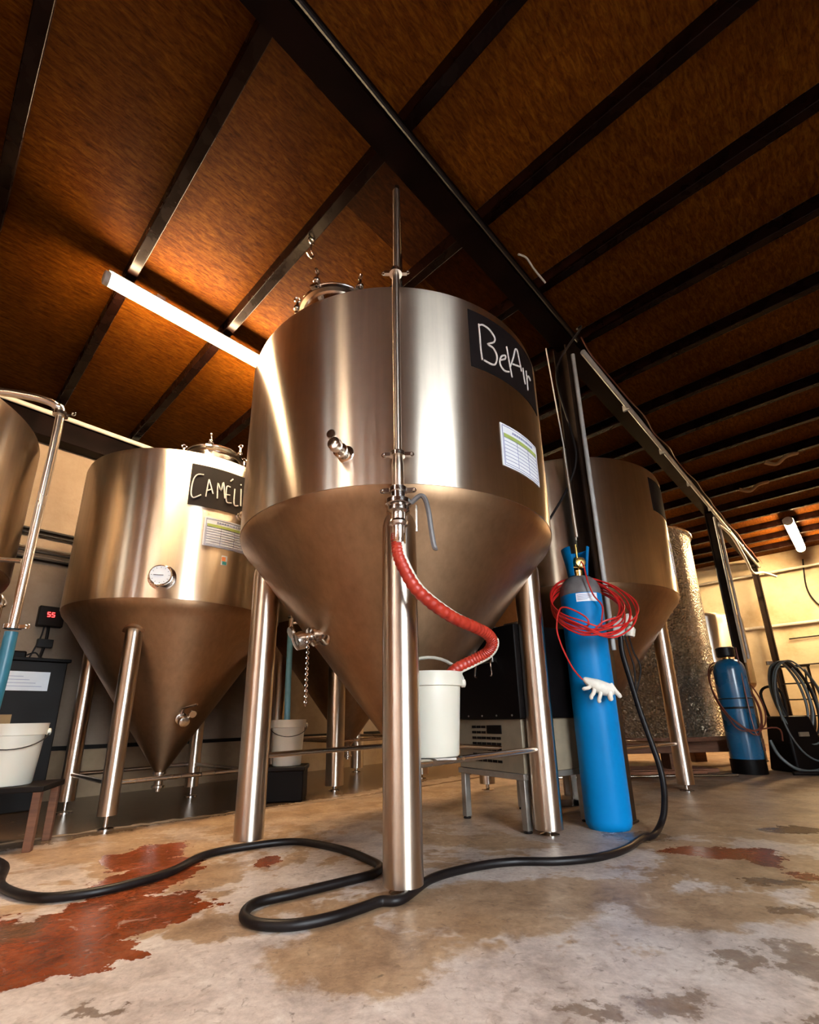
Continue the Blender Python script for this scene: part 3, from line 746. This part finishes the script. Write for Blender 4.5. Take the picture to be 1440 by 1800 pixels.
# ------------------------------------------------------------------ blue gas cylinder by the post
def gas_cylinder(loc, R, h0, body, label, guard, group='blue gas cylinders', black_base=False):
    t = thing('gas_cylinder', label, 'gas cylinder', loc, 0, group)
    sh = h0 - .13
    MB().lathe([(.001, .012), (R * .7, .004), (R * .88, .0), (R * .97, .018), (R, .045), (R, sh)], 64).build('body', body, t)
    pr = [(R, sh), (R + .0005, sh + .002)]
    for k in range(1, 11):
        a_ = PI / 2 * k / 10; pr.append((R * math.cos(a_) * .97 + .03 * (k / 10), sh + .125 * math.sin(a_)))
    MB().lathe(pr, 64, cap=False).build('shoulder', M['grey_paint'] if not black_base else body, t)
    MB().lathe([(.036, h0 - .012), (.038, h0 + .03), (.022, h0 + .04), (.02, h0 + .10), (.014, h0 + .12)], 24).build('neck_valve', M['brass'], t)
    if black_base:
        MB().lathe([(R + .004, 0), (R + .006, .01), (R + .006, .13), (R + .002, .135)], 48).build('foot_ring', M['black'], t)
    return t
t = gas_cylinder((1.0, 2.82, 0), .12, 1.40, M['blue'], 'bright blue gas cylinder with grey shoulder standing against the near post', None)
# open guard collar
gm = MB(); n = 40
vs = []; fs = []
def gprof(z, a_):
    f = z / .19; return .052 + .028 * f ** 1.3
vs = []
for k in range(n + 1):
    a_ = math.radians(-50) + math.radians(280) * k / n + math.radians(0)
    for zz in (0, .05, .10, .15, .18):
        for rr in (0, .007):
            rad = gprof(zz, a_) + rr; vs.append((rad * math.cos(a_), rad * math.sin(a_), 1.395 + zz))
for k in range(n):
    o_ = k * 10; p_ = o_ + 10
    for j in range(4):
        if 12 <= k <= 28 and j in (1, 2) and k % 8 not in (0,) and False: continue
        fs += [(o_ + 2 * j + 1, p_ + 2 * j + 1, p_ + 2 * j + 3, o_ + 2 * j + 3), (o_ + 2 * j, o_ + 2 * j + 2, p_ + 2 * j + 2, p_ + 2 * j)]
    fs += [(o_ + 8, o_ + 9, p_ + 9, p_ + 8), (o_, p_, p_ + 1, o_ + 1)]
fs += [(j * 2, j * 2 + 1, j * 2 + 3, j * 2 + 2) for j in range(4)] + [(n * 10 + j * 2, n * 10 + j * 2 + 2, n * 10 + j * 2 + 3, n * 10 + j * 2 + 1) for j in range(4)]
gm.add(vs, fs); gm.build('guard_collar', M['blue'], t)
rg = MB(); rg.at((0, -.045, 1.47), (PI / 2, 0, 0)).lathe([(.02, -.03), (.022, .0), (.03, .004), (.03, .03), (.012, .034)], 20)
rg.at((0, 0, 0)).rod((-.035, -.03, 1.45), (.035, -.03, 1.45), .009, 10).rod((0, -.02, 1.40), (0, -.02, 1.60), .008, 10)
rg.build('regulator', M['brass'], t)
def wrap_label(t, R, a0, a1, z0, z1):
    l = MB(); patch(l, a0, a1, z0, z1, R, .0015, 10); o = l.build('paper_label', M['paper'], t)
    d = MB()
    for i in range(4): patch(d, a0 + 3, a0 + (a1 - a0) * (.5 + .12 * i), z0 + .01 + .009 * i, z0 + .013 + .009 * i, R + .0015, .0006, 5)
    d.build('label_lines', M['ink'], o)
wrap_label(t, .1205, -32, 28, 1.215, 1.265)

def loops(cx, cy, cz, rx, ry, tilt, n, jit, start, tail, r=.0045, seed=1):
    random.seed(seed); pts = list(start)
    for k in range(n):
        jx, jy, jz, jt = [random.uniform(-jit, jit) for _ in range(4)]
        for q in range(12):
            th = -PI / 2 + 2 * PI * q / 12
            f = q / 12
            pts.append((cx + jx + (rx + jx) * math.cos(th), cy + (ry + jy * .6) * math.sin(th), cz + jz + (tilt + jt) * math.sin(th) + .02 * math.cos(th)))
    return cat(pts + list(tail), 5)
st_ = [(1.0, 2.74, 1.47), (.995, 2.69, 1.42), (1.0, 2.675, 1.33), (1.02, 2.665, 1.24), (1.06, 2.66, 1.17)]
tl = [(.90, 2.50, 1.08), (.80, 2.56, 1.15), (.77, 2.6, 1.06), (.78, 2.60, .96), (.83, 2.62, .84), (.88, 2.65, .78), (.92, 2.665, .755), (1.0, 2.675, .735), (1.06, 2.68, .725)]
o = MB().tube(loops(1.0, 2.69, 1.185, .215, .19, .195, 10, .034, st_, tl), .0045, 8).build('coiled_tube', M['red_tube'])
tag(o, 'coil of thin red tube hung around the bright blue gas cylinder', 'tube')
# latex glove tied on the end of the red tube
t = thing('rubber_glove', 'crumpled off-white rubber glove tied on the end of the red tube', 'glove', (.985, 2.655, .725))
g = MB(); bp = cat([(-.085, 0, .045), (-.05, -.004, .022), (-.02, -.008, .005), (.02, -.008, -.012), (.055, -.006, -.018), (.075, -.002, -.01)], 5)
g.tube(bp, [.008 + .030 * math.sin(PI * min(1, i / (len(bp) - 1) * .93)) ** .8 for i in range(len(bp))], 14); g.build('palm', M['glove'], t)
for (x0, x1, z1, rr) in ((-.055, -.095, -.012, .010), (-.035, -.062, -.062, .0105), (-.005, -.022, -.082, .0105), (.035, .040, -.070, .014), (.055, .088, -.055, .012)):
    f_ = cat([(x0, -.012, .012), (x0 * .6 + x1 * .4, -.028, z1 * .45), (x1, -.022, z1 * .85), (x1 + .006, -.014, z1)], 5)
    MB().tube(f_, [rr * (1 if i < len(f_) - 2 else .6) for i in range(len(f_))], 10).build('finger', M['glove'], t)

# socket box and cords by the near post
t = thing('socket_box', 'grey and white plug sockets fixed beside the near post', 'socket', (1.22, 2.86, 1.08), 0)
MB().at((0, .02, 0), (0, .2, .2)).cbox((0, 0, 0), (.085, .06, .13)).build('box', M['pvc_grey'], t, bevel=.008)
for (dx, dz) in ((.055, .045), (.06, -.03)):
    p = MB().at((dx, -.02, dz), (0, .3, .3)).lathe([(.022, -.03), (.026, -.02), (.026, .02), (.014, .035)], 16); p.build('plug', M['white_plastic'], t)
MB().rod((-.03, .02, 0), (-.09, .06, 0), .012, 8).build('bracket', M['dull_steel'], t)
for i, (dx, rr, zz) in enumerate(((.0, .008, 0), (.045, .005, .2), (.02, .005, .1))):
    pts = [(1.22 + dx, 2.84, 1.03), (1.23 + dx, 2.83, .93), (1.235 + dx * 1.5, 2.83, .83), (1.25, 2.83, .70 - zz * .1)]
    if i == 0: continue
    o = MB().tube(cat(pts + [(1.245, 2.84, .62)], 6), rr, 8).build('power_cord', M['cable'])
    tag(o, ['', 'thin black cord looping out right below the plug sockets', 'thin black cord hanging straight below the plug sockets'][i], 'cord', 'cords below the sockets')
# black cable from the sockets to the floor and across it
FH = [(1.22, 2.85, 1.03), (1.215, 2.845, .93), (1.235, 2.84, .78), (1.26, 2.83, .6), (1.285, 2.80, .42), (1.30, 2.78, .30), (1.29, 2.75, .2), (1.25, 2.70, .1), (1.20, 2.66, .04), (1.12, 2.57, .016)]
GR = [(1.04, 2.516), (.884, 2.333), (.719, 2.218), (.543, 2.176), (.36, 2.182), (.192, 2.12), (.033, 1.997), (-.07, 1.80), (-.14, 1.78), (-.188, 1.734), (-.281, 1.654), (-.388, 1.608), (-.492, 1.625), (-.551, 1.689), (-.547, 1.792), (-.437, 1.872), (-.298, 1.976), (-.193, 2.064), (-.172, 2.154), (-.222, 2.249), (-.371, 2.435), (-.619, 2.597), (-.84, 2.52), (-.974, 2.391), (-1.008, 2.155), (-1.086, 2.015), (-1.189, 1.918), (-1.347, 1.89), (-1.583, 2.029), (-1.8, 2.3), (-2.1, 2.5)]
o = MB().tube(cat(FH + [(x, y, .0165) for x, y in GR], 8), .0160, 12).build('floor_hose', M['rubber'])
tag(o, 'thick black hose looping across the floor past the front leg', 'hose')
o = MB().tube(cat([BU(2.7, .95, 3.1), BU(2.75, .95, 3.13), (1.02, 2.80, 2.9), (1.06, 2.78, 2.4), (1.07, 2.78, 2.2), (1.0, 2.8, 2.0), (.84, 2.78, 1.75), (.78, 2.76, 1.62)], 8), .008, 8).build('hanging_cable', M['cable'])
tag(o, 'grey brown cable hanging beside the near post', 'cable')
o = MB().tube([(.965, 2.80, 3.1), (1.0, 2.79, 2.3), (1.0, 2.775, 1.62)], .0045, 8).build('thin_riser', M['pvc_white'])
tag(o, 'thin pale riser running down to the blue cylinder valve', 'tube')
o = MB().rod((1.005, 2.775, 1.64), (1.0, 2.80, 2.28), .0125, 12).build('riser_pipe', M['tube'])
tag(o, 'short steel pipe standing above the blue cylinder valve', 'pipe')

# ------------------------------------------------------------------ black chiller on a steel stand
SX, SY = (.275, 3.156), (.551, 2.735)
e1 = Vector((SY[0] - SX[0], SY[1] - SX[1])); ang = math.atan2(e1.y, e1.x)
S0 = Vector((SX[0], SX[1], 0)); dx_ = Vector((math.cos(ang), math.sin(ang), 0)); dy_ = Vector((-dx_.y, dx_.x, 0))
LX, LY = .50, .46
t = thing('steel_stand', 'low grey steel stand under the black cooling unit', 'stand', S0, ang)
for i, (x, y) in enumerate(((0, 0), (LX, 0), (0, LY), (LX, LY))):
    l = MB().box(x - .02, x + .02, y - .02, y + .02, .012, .26).build('leg', M['stand_steel'], t, bevel=.003)
    MB().at((x, y, 0)).lathe([(.022, 0), (.024, .004), (.018, .014)], 14).build('foot', M['rubber'], l)
MB().box(-.03, LX + .03, -.03, -.0, .255, .285).box(-.03, LX + .03, LY, LY + .03, .255, .285).box(-.03, 0, 0, LY, .255, .285).box(LX, LX + .03, 0, LY, .255, .285).build('frame', M['stand_steel'], t, bevel=.002)
t = thing('cooling_unit', 'black cooling unit with a beige louvred base on the steel stand', 'cooler', S0 + Vector((0, 0, .286)), ang)
MB().box(-.02, LX + .03, -.02, LY + .02, 0, .28).build('base_housing', M['beige'], t, bevel=.004)
gr = MB()
for i in range(7):
    for j in range(6):
        if i < 2 and j >= 3: continue
        gr.box(.115 + j * .043, .149 + j * .043, -.024, -.019, .245 - i * .031 - .014, .245 - i * .031)
gr.build('louvres', M['black'], t)
MB().box(.25, .375, -.025, -.019, .20, .247).build('display', M['black'], t, bevel=.002)
MB().box(-.05, LX + .06, -.05, LY + .05, .281, .80).build('upper_cabinet', M['black'], t, bevel=.006)
hd = MB().box(.26, .38, -.062, -.05, .60, .635); hd.build('latch_plate', M['dull_steel'], t, bevel=.003)
MB().tube(cat([(.265, -.062, .62), (.255, -.08, .59), (.245, -.085, .53), (.26, -.08, .52)], 4), .005, 8).tube(cat([(.375, -.062, .62), (.385, -.08, .59), (.395, -.085, .53), (.38, -.08, .52)], 4), .005, 8).build('latch_handle', M['chrome'], t)
sc = MB()
for k in range(5): sc.at((.0 + k * .125, -.052, .30), (PI / 2, 0, 0)).lathe([(.006, 0), (.005, .003), (.001, .004)], 8)
sc.build('screws', M['dull_steel'], t)
e = MB().box(LX + .061, LX + .064, .06, .13, .34, .40); yl = e.build('warning_label', M['yellow'], t)
yl['label'] = 'small yellow label'
MB().box(LX + .064, LX + .0655, .085, .11, .355, .385).build('label_symbol', M['black'], yl)
for (x, y, w_, d_, h_) in ((.12, .1, .1, .1, .05), (.3, .12, .14, .1, .05)):
    p = MB().box(x, x + w_, y, y + d_, 0, h_).build('plastic_tray', M['white_plastic'] if x < .2 else M['wax'], loc=S0 + Vector((0, 0, 1.088)), rz=ang, bevel=.006)
    tag(p, 'small white tray on the black cooling unit, %s of the pair' % ('left' if x < .2 else 'right'), 'tray', 'trays on the cooling unit')
# a second cabinet behind, with papers
t = thing('rear_cabinet', 'dark cabinet behind the bright blue cylinder with pale panel at its front', 'cabinet', (.85, 3.45, 0), 0)
MB().box(-.13, .22, 0, .25, .30, .92).build('body', M['dark'], t, bevel=.005)
MB().box(-.05, .04, -.004, .0, .36, .60).build('panel', M['beige'], t)
MB().box(-.1, .2, .02, .22, .0, .04).box(-.1, -.06, .02, .06, .0, .30).box(.16, .2, .02, .06, 0, .30).box(-.1, -.06, .18, .22, 0, .3).box(.16, .2, .18, .22, 0, .3).build('stand', M['stand_steel'], t, bevel=.003)
o = MB().at((0, 0, 0), (0, 0, .3)).box(-.07, .07, -.09, .09, 0, .13).build('paper_box', M['beige'], loc=(.84, 3.58, .92), bevel=.004)
tag(o, 'pale carton standing on the dark cabinet behind the blue cylinder', 'box')

# ------------------------------------------------------------------ left side
# clamp pipe with green hose
t = thing('overhead_pipe', 'steel pipe bent over at the top, running down beside the left edge tank', 'pipe', (-1.95, 2.25, 0), 0)
PT = cat([(-.95, -.2, 2.68), (-.5, -.20, 2.62), (-.36, -.16, 2.40), (-.27, -.125, 2.305), (-.2, -.10, 2.30), (-.09, -.06, 2.295), (-.02, -.02, 2.275), (0, 0, 2.20), (0, 0, 1.6), (0, 0, 1.05)], 6)
MB().tube(PT, .0205, 16).build('pipe', M['bar'], t)
def sclamp(z, r=.036):
    c = MB().at((0, 0, z)).lathe([(.022, -.014), (r, -.01), (r, .01), (.022, .014)], 24); c.box(r - .004, r + .03, -.008, .008, -.008, .008); c.torus((r + .036, 0, 0), .01, .004, 'y', 12, 6); c.build('pipe_clamp', M['chrome'], t)
sclamp(2.235); sclamp(1.045)
MB().tube([(-.03, 0, 1.38), (-.3, -.02, 1.40)], .012, 10).build('stay_rod', M['bar'], t)
MB().lathe([(.014, 1.0), (.03, 1.01), (.03, 1.03), (.018, 1.04), (.018, 1.14), (.03, 1.15), (.03, 1.17), (.012, 1.2)], 20).at((0, 0, 0)).build('side_valve', M['chrome'], t, loc=(-.085, -.01, 0))
o = MB().tube(cat([(-1.95, 2.25, 1.02), (-1.952, 2.25, .8), (-1.975, 2.26, .55), (-2.05, 2.3, .25), (-2.2, 2.4, .05), (-2.5, 2.5, .04)], 8), .027, 14).build('dark_hose', M['teal_hose'])
tag(o, 'dark green hose hanging below the overhead pipe at the left edge', 'hose')
bucket((-2.14, 2.62, .30), .135, .30, 'white bucket at the left edge, standing on a small table', .6, 'down')
t = thing('small_table', 'small dark table under the left edge bucket', 'table', (-2.1, 2.66, 0), .35)
MB().box(-.2, .17, -.16, .16, .27, .298).build('top', M['dark'], t, bevel=.004)
for (x, y) in ((-.17, -.13), (.14, -.13), (-.17, .13), (.14, .13)): MB().box(x - .018, x + .018, y - .018, y + .018, 0, .27).build('leg', M['timber'], t, bevel=.003)
t = thing('tool_cabinet', 'dark cabinet with paper notes against the left wall', 'cabinet', BU(.0, 4.62), RZB)
MB().box(0, .9, 0, .42, 0, 1.06).build('body', M['dark'], t, bevel=.006)
MB().box(-.02, .92, -.02, .44, 1.06, 1.085).build('top', M['black'], t, bevel=.004)
pn = MB().box(.50, .80, -.006, 0, .84, .98).build('paper_note', M['paper'], t)
d = MB()
for i in range(4): d.box(.53, .76 - .04 * i, -.0075, -.006, .87 + .024 * i, .873 + .024 * i)
d.build('note_lines', M['ink'], pn)
MB().box(.50, .62, -.006, 0, .60, .67).build('card_note', M['card'], t)
t = thing('coiled_lead', 'small black device with a cable on the dark cabinet', 'device', BU(.55, 4.8, 1.086), RZB)
MB().box(-.12, .1, -.06, .06, 0, .06).build('body', M['black'], t, bevel=.012)
MB().tube(cat([(.1, 0, .03), (.16, .02, .06), (.2, 0, .02), (.28, .03, .01)], 5), .006, 6).build('lead', M['cable'], t)
t = thing('temperature_controller', 'small dark controller with a glowing red readout on the left wall', 'controller', BU(.80, WL - .045, 1.42), RZB)
MB().box(-.09, .09, -.04, .04, -.02, .15).build('housing', M['dark'], t, bevel=.005)
dg = MB()
def seg7(x, z, s, mb):
    for (a0, b0, a1, b1) in ((0, 0, 1, 0), (0, 1, 1, 1), (1, 0, 1, 1), (0, 2, 1, 2), (0, 1, 0, 2)):
        mb.rod((x + a0 * s, -.044, z + b0 * s), (x + a1 * s, -.044, z + b1 * s), .0035, 5)
seg7(-.03, .06, .018, dg); seg7(.0, .06, .018, dg); dg.build('readout', M['led'], t)
MB().tube(cat([(0, 0, -.02), (.0, 0, -.15), (-.02, 0, -.3)], 5), .012, 8).tube(cat([(-.03, 0, -.02), (-.04, 0, -.12), (-.09, .0, -.3)], 5), .006, 6).build('leads', M['cable'], t)
MB().box(-.06, .05, -.03, .02, -.2, -.13).build('junction', M['cable'], t, bevel=.004)
for i, z in enumerate((2.24, 2.20, 2.08, 2.04, 1.98)):
    o = MB().rod((U0 + .2, WL - .03, z), (3.4, WL - .03, z), (.014, .011, .010, .010, .016)[i], 10).build('wall_cable', M['cable'] if i != 2 else M['beige'], rz=RZB)
    tag(o, 'horizontal cable run on the left wall, %s of the five' % ['topmost', 'second from top', 'third from top', 'fourth from top', 'lowest'][i], 'cable', 'cables along the left wall')
# bucket on black crate with blue hose, behind the left legs of the front tank
t = thing('black_crate', 'black plastic crate behind the left leg of the large front tank', 'crate', (-1.07, 3.98, 0), .1)
MB().box(-.17, .17, -.13, .13, 0, .245).build('body', M['black'], t, bevel=.012)
MB().box(-.18, .18, -.14, .14, .215, .25).build('rim', M['dark'], t, bevel=.008)
bucket((-1.05, 3.98, .251), .125, .34, 'white bucket on the black crate under the pale blue hose', .3, 'down')
bx = -1.06
o = MB().tube(cat([(-1.06, 3.98, .50), (-1.07, 3.98, .8), (-1.075, 3.985, 1.1), (-1.08, 4.0, 1.32)], 8), .024, 14).build('blue_hose', M['blue_pale'] if 'blue_pale' in M else plain('pale_blue_hose', (.12, .30, .42), .4))
tag(o, 'pale blue hose hanging into the bucket on the black crate', 'hose')
t = thing('hose_tap', 'polished tap fitting at the top of the pale blue hose', 'tap', (-1.08, 4.0, 1.33))
MB().lathe([(.03, -.03), (.03, .0), (.02, .01), (.02, .09), (.03, .1), (.03, .115), (.012, .12)], 20).build('body', M['chrome'], t)
MB().tube(cat([(.02, 0, .05), (.08, .01, .06), (.13, .05, .10)], 5), .012, 10).build('side_arm', M['chrome'], t)

# hook hanging from a joist above
t = thing('ceiling_hook', 'small shiny hook hanging from the joist above the large tank', 'hook', BU(1.45, 1.95, 3.31), RZB)
MB().torus((0, 0, -.02), .02, .005, 'y', 16, 6).build('ring', M['chrome'], t)
MB().tube(cat([(0, 0, -.04), (.0, 0, -.09), (.02, 0, -.12), (.0, 0, -.15), (-.025, 0, -.13)], 5), .005, 8).build('hook', M['chrome'], t)
t.location = BU(1.165, 1.86, 3.318)

# ------------------------------------------------------------------ right side, far bay
C2 = (3.187, 4.97, 0)
t = gas_cylinder(C2, .145, 1.10, M['blue_dark'], 'dark blue gas cylinder with black base by the second post', None, black_base=True)
MB().at((0, 0, 1.115)).lathe([(.075, 0), (.085, .01), (.085, .09), (.075, .1), (.06, .09), (.06, .01)], 24).build('guard_collar', M['cable'], t)
MB().lathe([(.1465, .60), (.148, .605), (.148, .615), (.1465, .62)], 48, cap=False).build('strap', M['cable'], t)
MB().torus((0, 0, .70), .147, .006, 'z', 48, 6).build('belt', M['cable'], t)
o = MB().tube(loops(C2[0], C2[1] - .02, .72, .20, .20, .33, 4, .02, [(C2[0] + .05, C2[1] - .1, 1.2)], [(C2[0] + .2, C2[1] - .22, .42), (C2[0] + .24, C2[1] - .2, .3)], seed=4), .007, 8).build('looped_tube', M['brown_tube'])
tag(o, 'brown tubes looped around the dark blue gas cylinder', 'tube')
# black pump / washer with hose coil on the post
P2 = (3.72, 5.05)
t = thing('pressure_washer', 'black machine on the floor right of the dark blue cylinder', 'machine', (P2[0], P2[1], 0), .1)
vs = [(-.16, -.17, 0), (.26, -.17, 0), (.26, .17, 0), (-.16, .17, 0), (-.13, -.12, .52), (.14, -.12, .52), (.14, .12, .52), (-.13, .12, .52)]
MB().add(vs, [(3, 2, 1, 0), (4, 5, 6, 7), (0, 1, 5, 4), (1, 2, 6, 5), (2, 3, 7, 6), (3, 0, 4, 7)]).build('housing', M['black'], t, bevel=.02)
for s_ in (-1, 1): MB().at((.18, s_ * .19, .09), (PI / 2, 0, 0)).lathe([(.03, -.02), (.085, -.02), (.09, 0), (.085, .02), (.03, .02)], 24).build('wheel', M['rubber'], t)
MB().tube(cat([(-.1, .1, .5), (-.12, .12, .75), (0, .12, .82), (.12, .12, .75), (.1, .1, .5)], 5), .014, 10).build('handle', M['dark'], t)
MB().box(-.05, .05, -.165, -.15, .33, .37).build('badge', M['beige'], t)
MB().at((.2, -.18, .26), (PI / 2, 0, 0)).lathe([(.02, -.02), (.025, .02), (.015, .04)], 14).build('connector', M['chrome'], t)
random.seed(11)
hk = (3.70, 5.15, 1.06)
for i in range(3):
    pts = []
    for k in range(3):
        w_ = .14 + .04 * random.random() + .03 * i; hh_ = .30 + .08 * random.random() + .05 * i; dy = -.03 * k - .05 * i
        for q in range(10):
            a_ = PI / 2 + 2 * PI * q / 10
            pts.append((hk[0] + .05 + w_ * math.cos(a_) + .04 * (1 - math.sin(a_)), hk[1] - .1 + dy, hk[2] - hh_ + hh_ * math.sin(a_)))
    o = MB().tube(cat(pts, 5), (.012, .010, .008)[i], 8).build('hose_coil', [M['grey_hose'], M['rubber'], M['grey_hose']][i])
    tag(o, ['grey hose coil hung beside the dark blue cylinder, innermost of three', 'black hose coil between the two grey coils right of the dark blue cylinder', 'outermost grey hose coil hanging lowest over the black machine'][i], 'hose', 'hose coils on the second post')
o = MB().tube(cat([(3.40, 4.9, .3), (3.42, 4.85, .16), (3.52, 4.80, .05), (3.7, 4.80, .03), (3.9, 4.85, .1), (3.98, 4.95, .24)], 8), .014, 10).build('drain_hose', M['grey_hose'])
tag(o, 'grey hose drooping in front of the black machine', 'hose')
o = MB().tube(cat([(3.42, 4.72, .02), (3.7, 4.68, .02), (4.0, 4.6, .02), (4.5, 4.5, .02)], 8), .018, 10).build('floor_lead', M['rubber'])
tag(o, 'thick black lead on the floor in front of the black machine', 'hose')
o = MB().box(-.03, .03, 0, .03, -.02, .02).build('hose_hook', M['dull_steel'], loc=(3.74, 5.12, 1.06), bevel=.003)
tag(o, 'small bracket holding the hose coils', 'bracket')
# ladder
t = thing('step_ladder', 'thin dark step ladder against the far cream wall', 'ladder', (5.86, 7.9, 0), -.3)
for sx in (0, .42): MB().box(sx - .012, sx + .012, -.02, .02, 0, 1.25).build('rail', M['dark'], t)
for z in (.22, .47, .72, .97): MB().box(0, .42, -.03, .03, z, z + .02).build('rung', M['dark'], t)
for sx in (0.05, .37): MB().rod((sx, 0, 1.2), (sx + .1, .5, 0), .012, 8).build('rear_strut', M['dark'], t)
MB().box(-.02, .44, -.03, .08, 1.24, 1.27).build('top_step', M['dark'], t)
# wall fittings on the far wall
o = MB().rod((U1 - .05, 2.6, 2.06), (U1 - .05, -1.2, 2.06), .03, 10).build('wall_pipe', M['pvc_white'], rz=RZB)
tag(o, 'pale horizontal pipe across the far cream wall', 'pipe')
for i, z in enumerate((1.82, 1.35)):
    o = MB().rod((U1 - .04, .9, z - .02), (U1 - .04, -1.2, z + .03), .012, 8).build('wall_wire', M['cable'], rz=RZB)
    tag(o, ['upper', 'lower'][i] + ' thin dark wire along the far cream wall', 'wire', 'wires on the far wall')
o = MB().tube(cat([(U1 - .05, .42, 3.2), (U1 - .05, .47, 2.7), (U1 - .05, .4, 2.4), (U1 - .05, .2, 2.1)], 6), .012, 8).build('drop_wire', M['cable'], rz=RZB)
tag(o, 'thin dark wire curving down the far cream wall from the ceiling', 'wire')
t = thing('motor_box', 'dark small box hung on the far cream wall by the right edge', 'box', BU(U1 - .18, -.35, 1.40), RZB)
MB().box(-.1, .1, -.2, .14, 0, .28).build('housing', M['dark'], t, bevel=.02)
MB().box(-.12, .12, -.22, .16, .28, .31).build('lid', M['black'], t, bevel=.006)
# pipes branching at the second post and beam
o = MB().tube(cat([BU(7.05, 1.02, 2.95), BU(7.6, .98, 2.93), BU(8.2, .96, 2.75), BU(8.7, .96, 2.62), BU(9.4, .9, 2.75), BU(10.3, .82, 2.85)], 8), .018, 10).build('branch_pipe', M['pvc_white'])
tag(o, 'pale pipe swooping from the second post to the far post', 'pipe')
for i, (du_, dw_, z0, z1, r_) in enumerate(((-.07, -.06, 1.15, 3.1, .014), (.03, -.085, 1.2, 3.05, .016), (-.09, .03, 1.1, 2.4, .012))):
    o = MB().rod((7.2 + du_, BV + dw_, z0), (7.2 + du_, BV + dw_, z1), r_, 10).build('riser_conduit', [M['pvc_grey'], M['pvc_white'], M['cable']][i], rz=RZB)
    tag(o, ['grey', 'white', 'black'][i] + ' upright conduit on the second post above the dark blue cylinder', 'conduit', 'conduits on the second post')
o = MB().rod((U1 - .12, 3.0, 3.05), (U1 - .12, -2.6, 3.05), .022, 10).build('cross_pipe', M['pvc_white'], rz=RZB)
tag(o, 'pale pipe crossing under the far joists', 'pipe')
for i, (u, w) in enumerate(((6.9, .7), (6.3, .35), (7.5, -.6))):
    o = MB().tube(cat([BU(u, w, 3.30), BU(u + .05, w - .1, 3.26), BU(u - .03, w - .2, 3.28), BU(u + .04, w - .3, 3.31)], 6), .02, 8).build('cable_tuft', M['card'])
    tag(o, 'pale bundle of slack cable under the far joists, %s' % ['by the second post', 'in the middle', 'nearest the right edge'][i], 'cable', 'cable bundles under the joists')
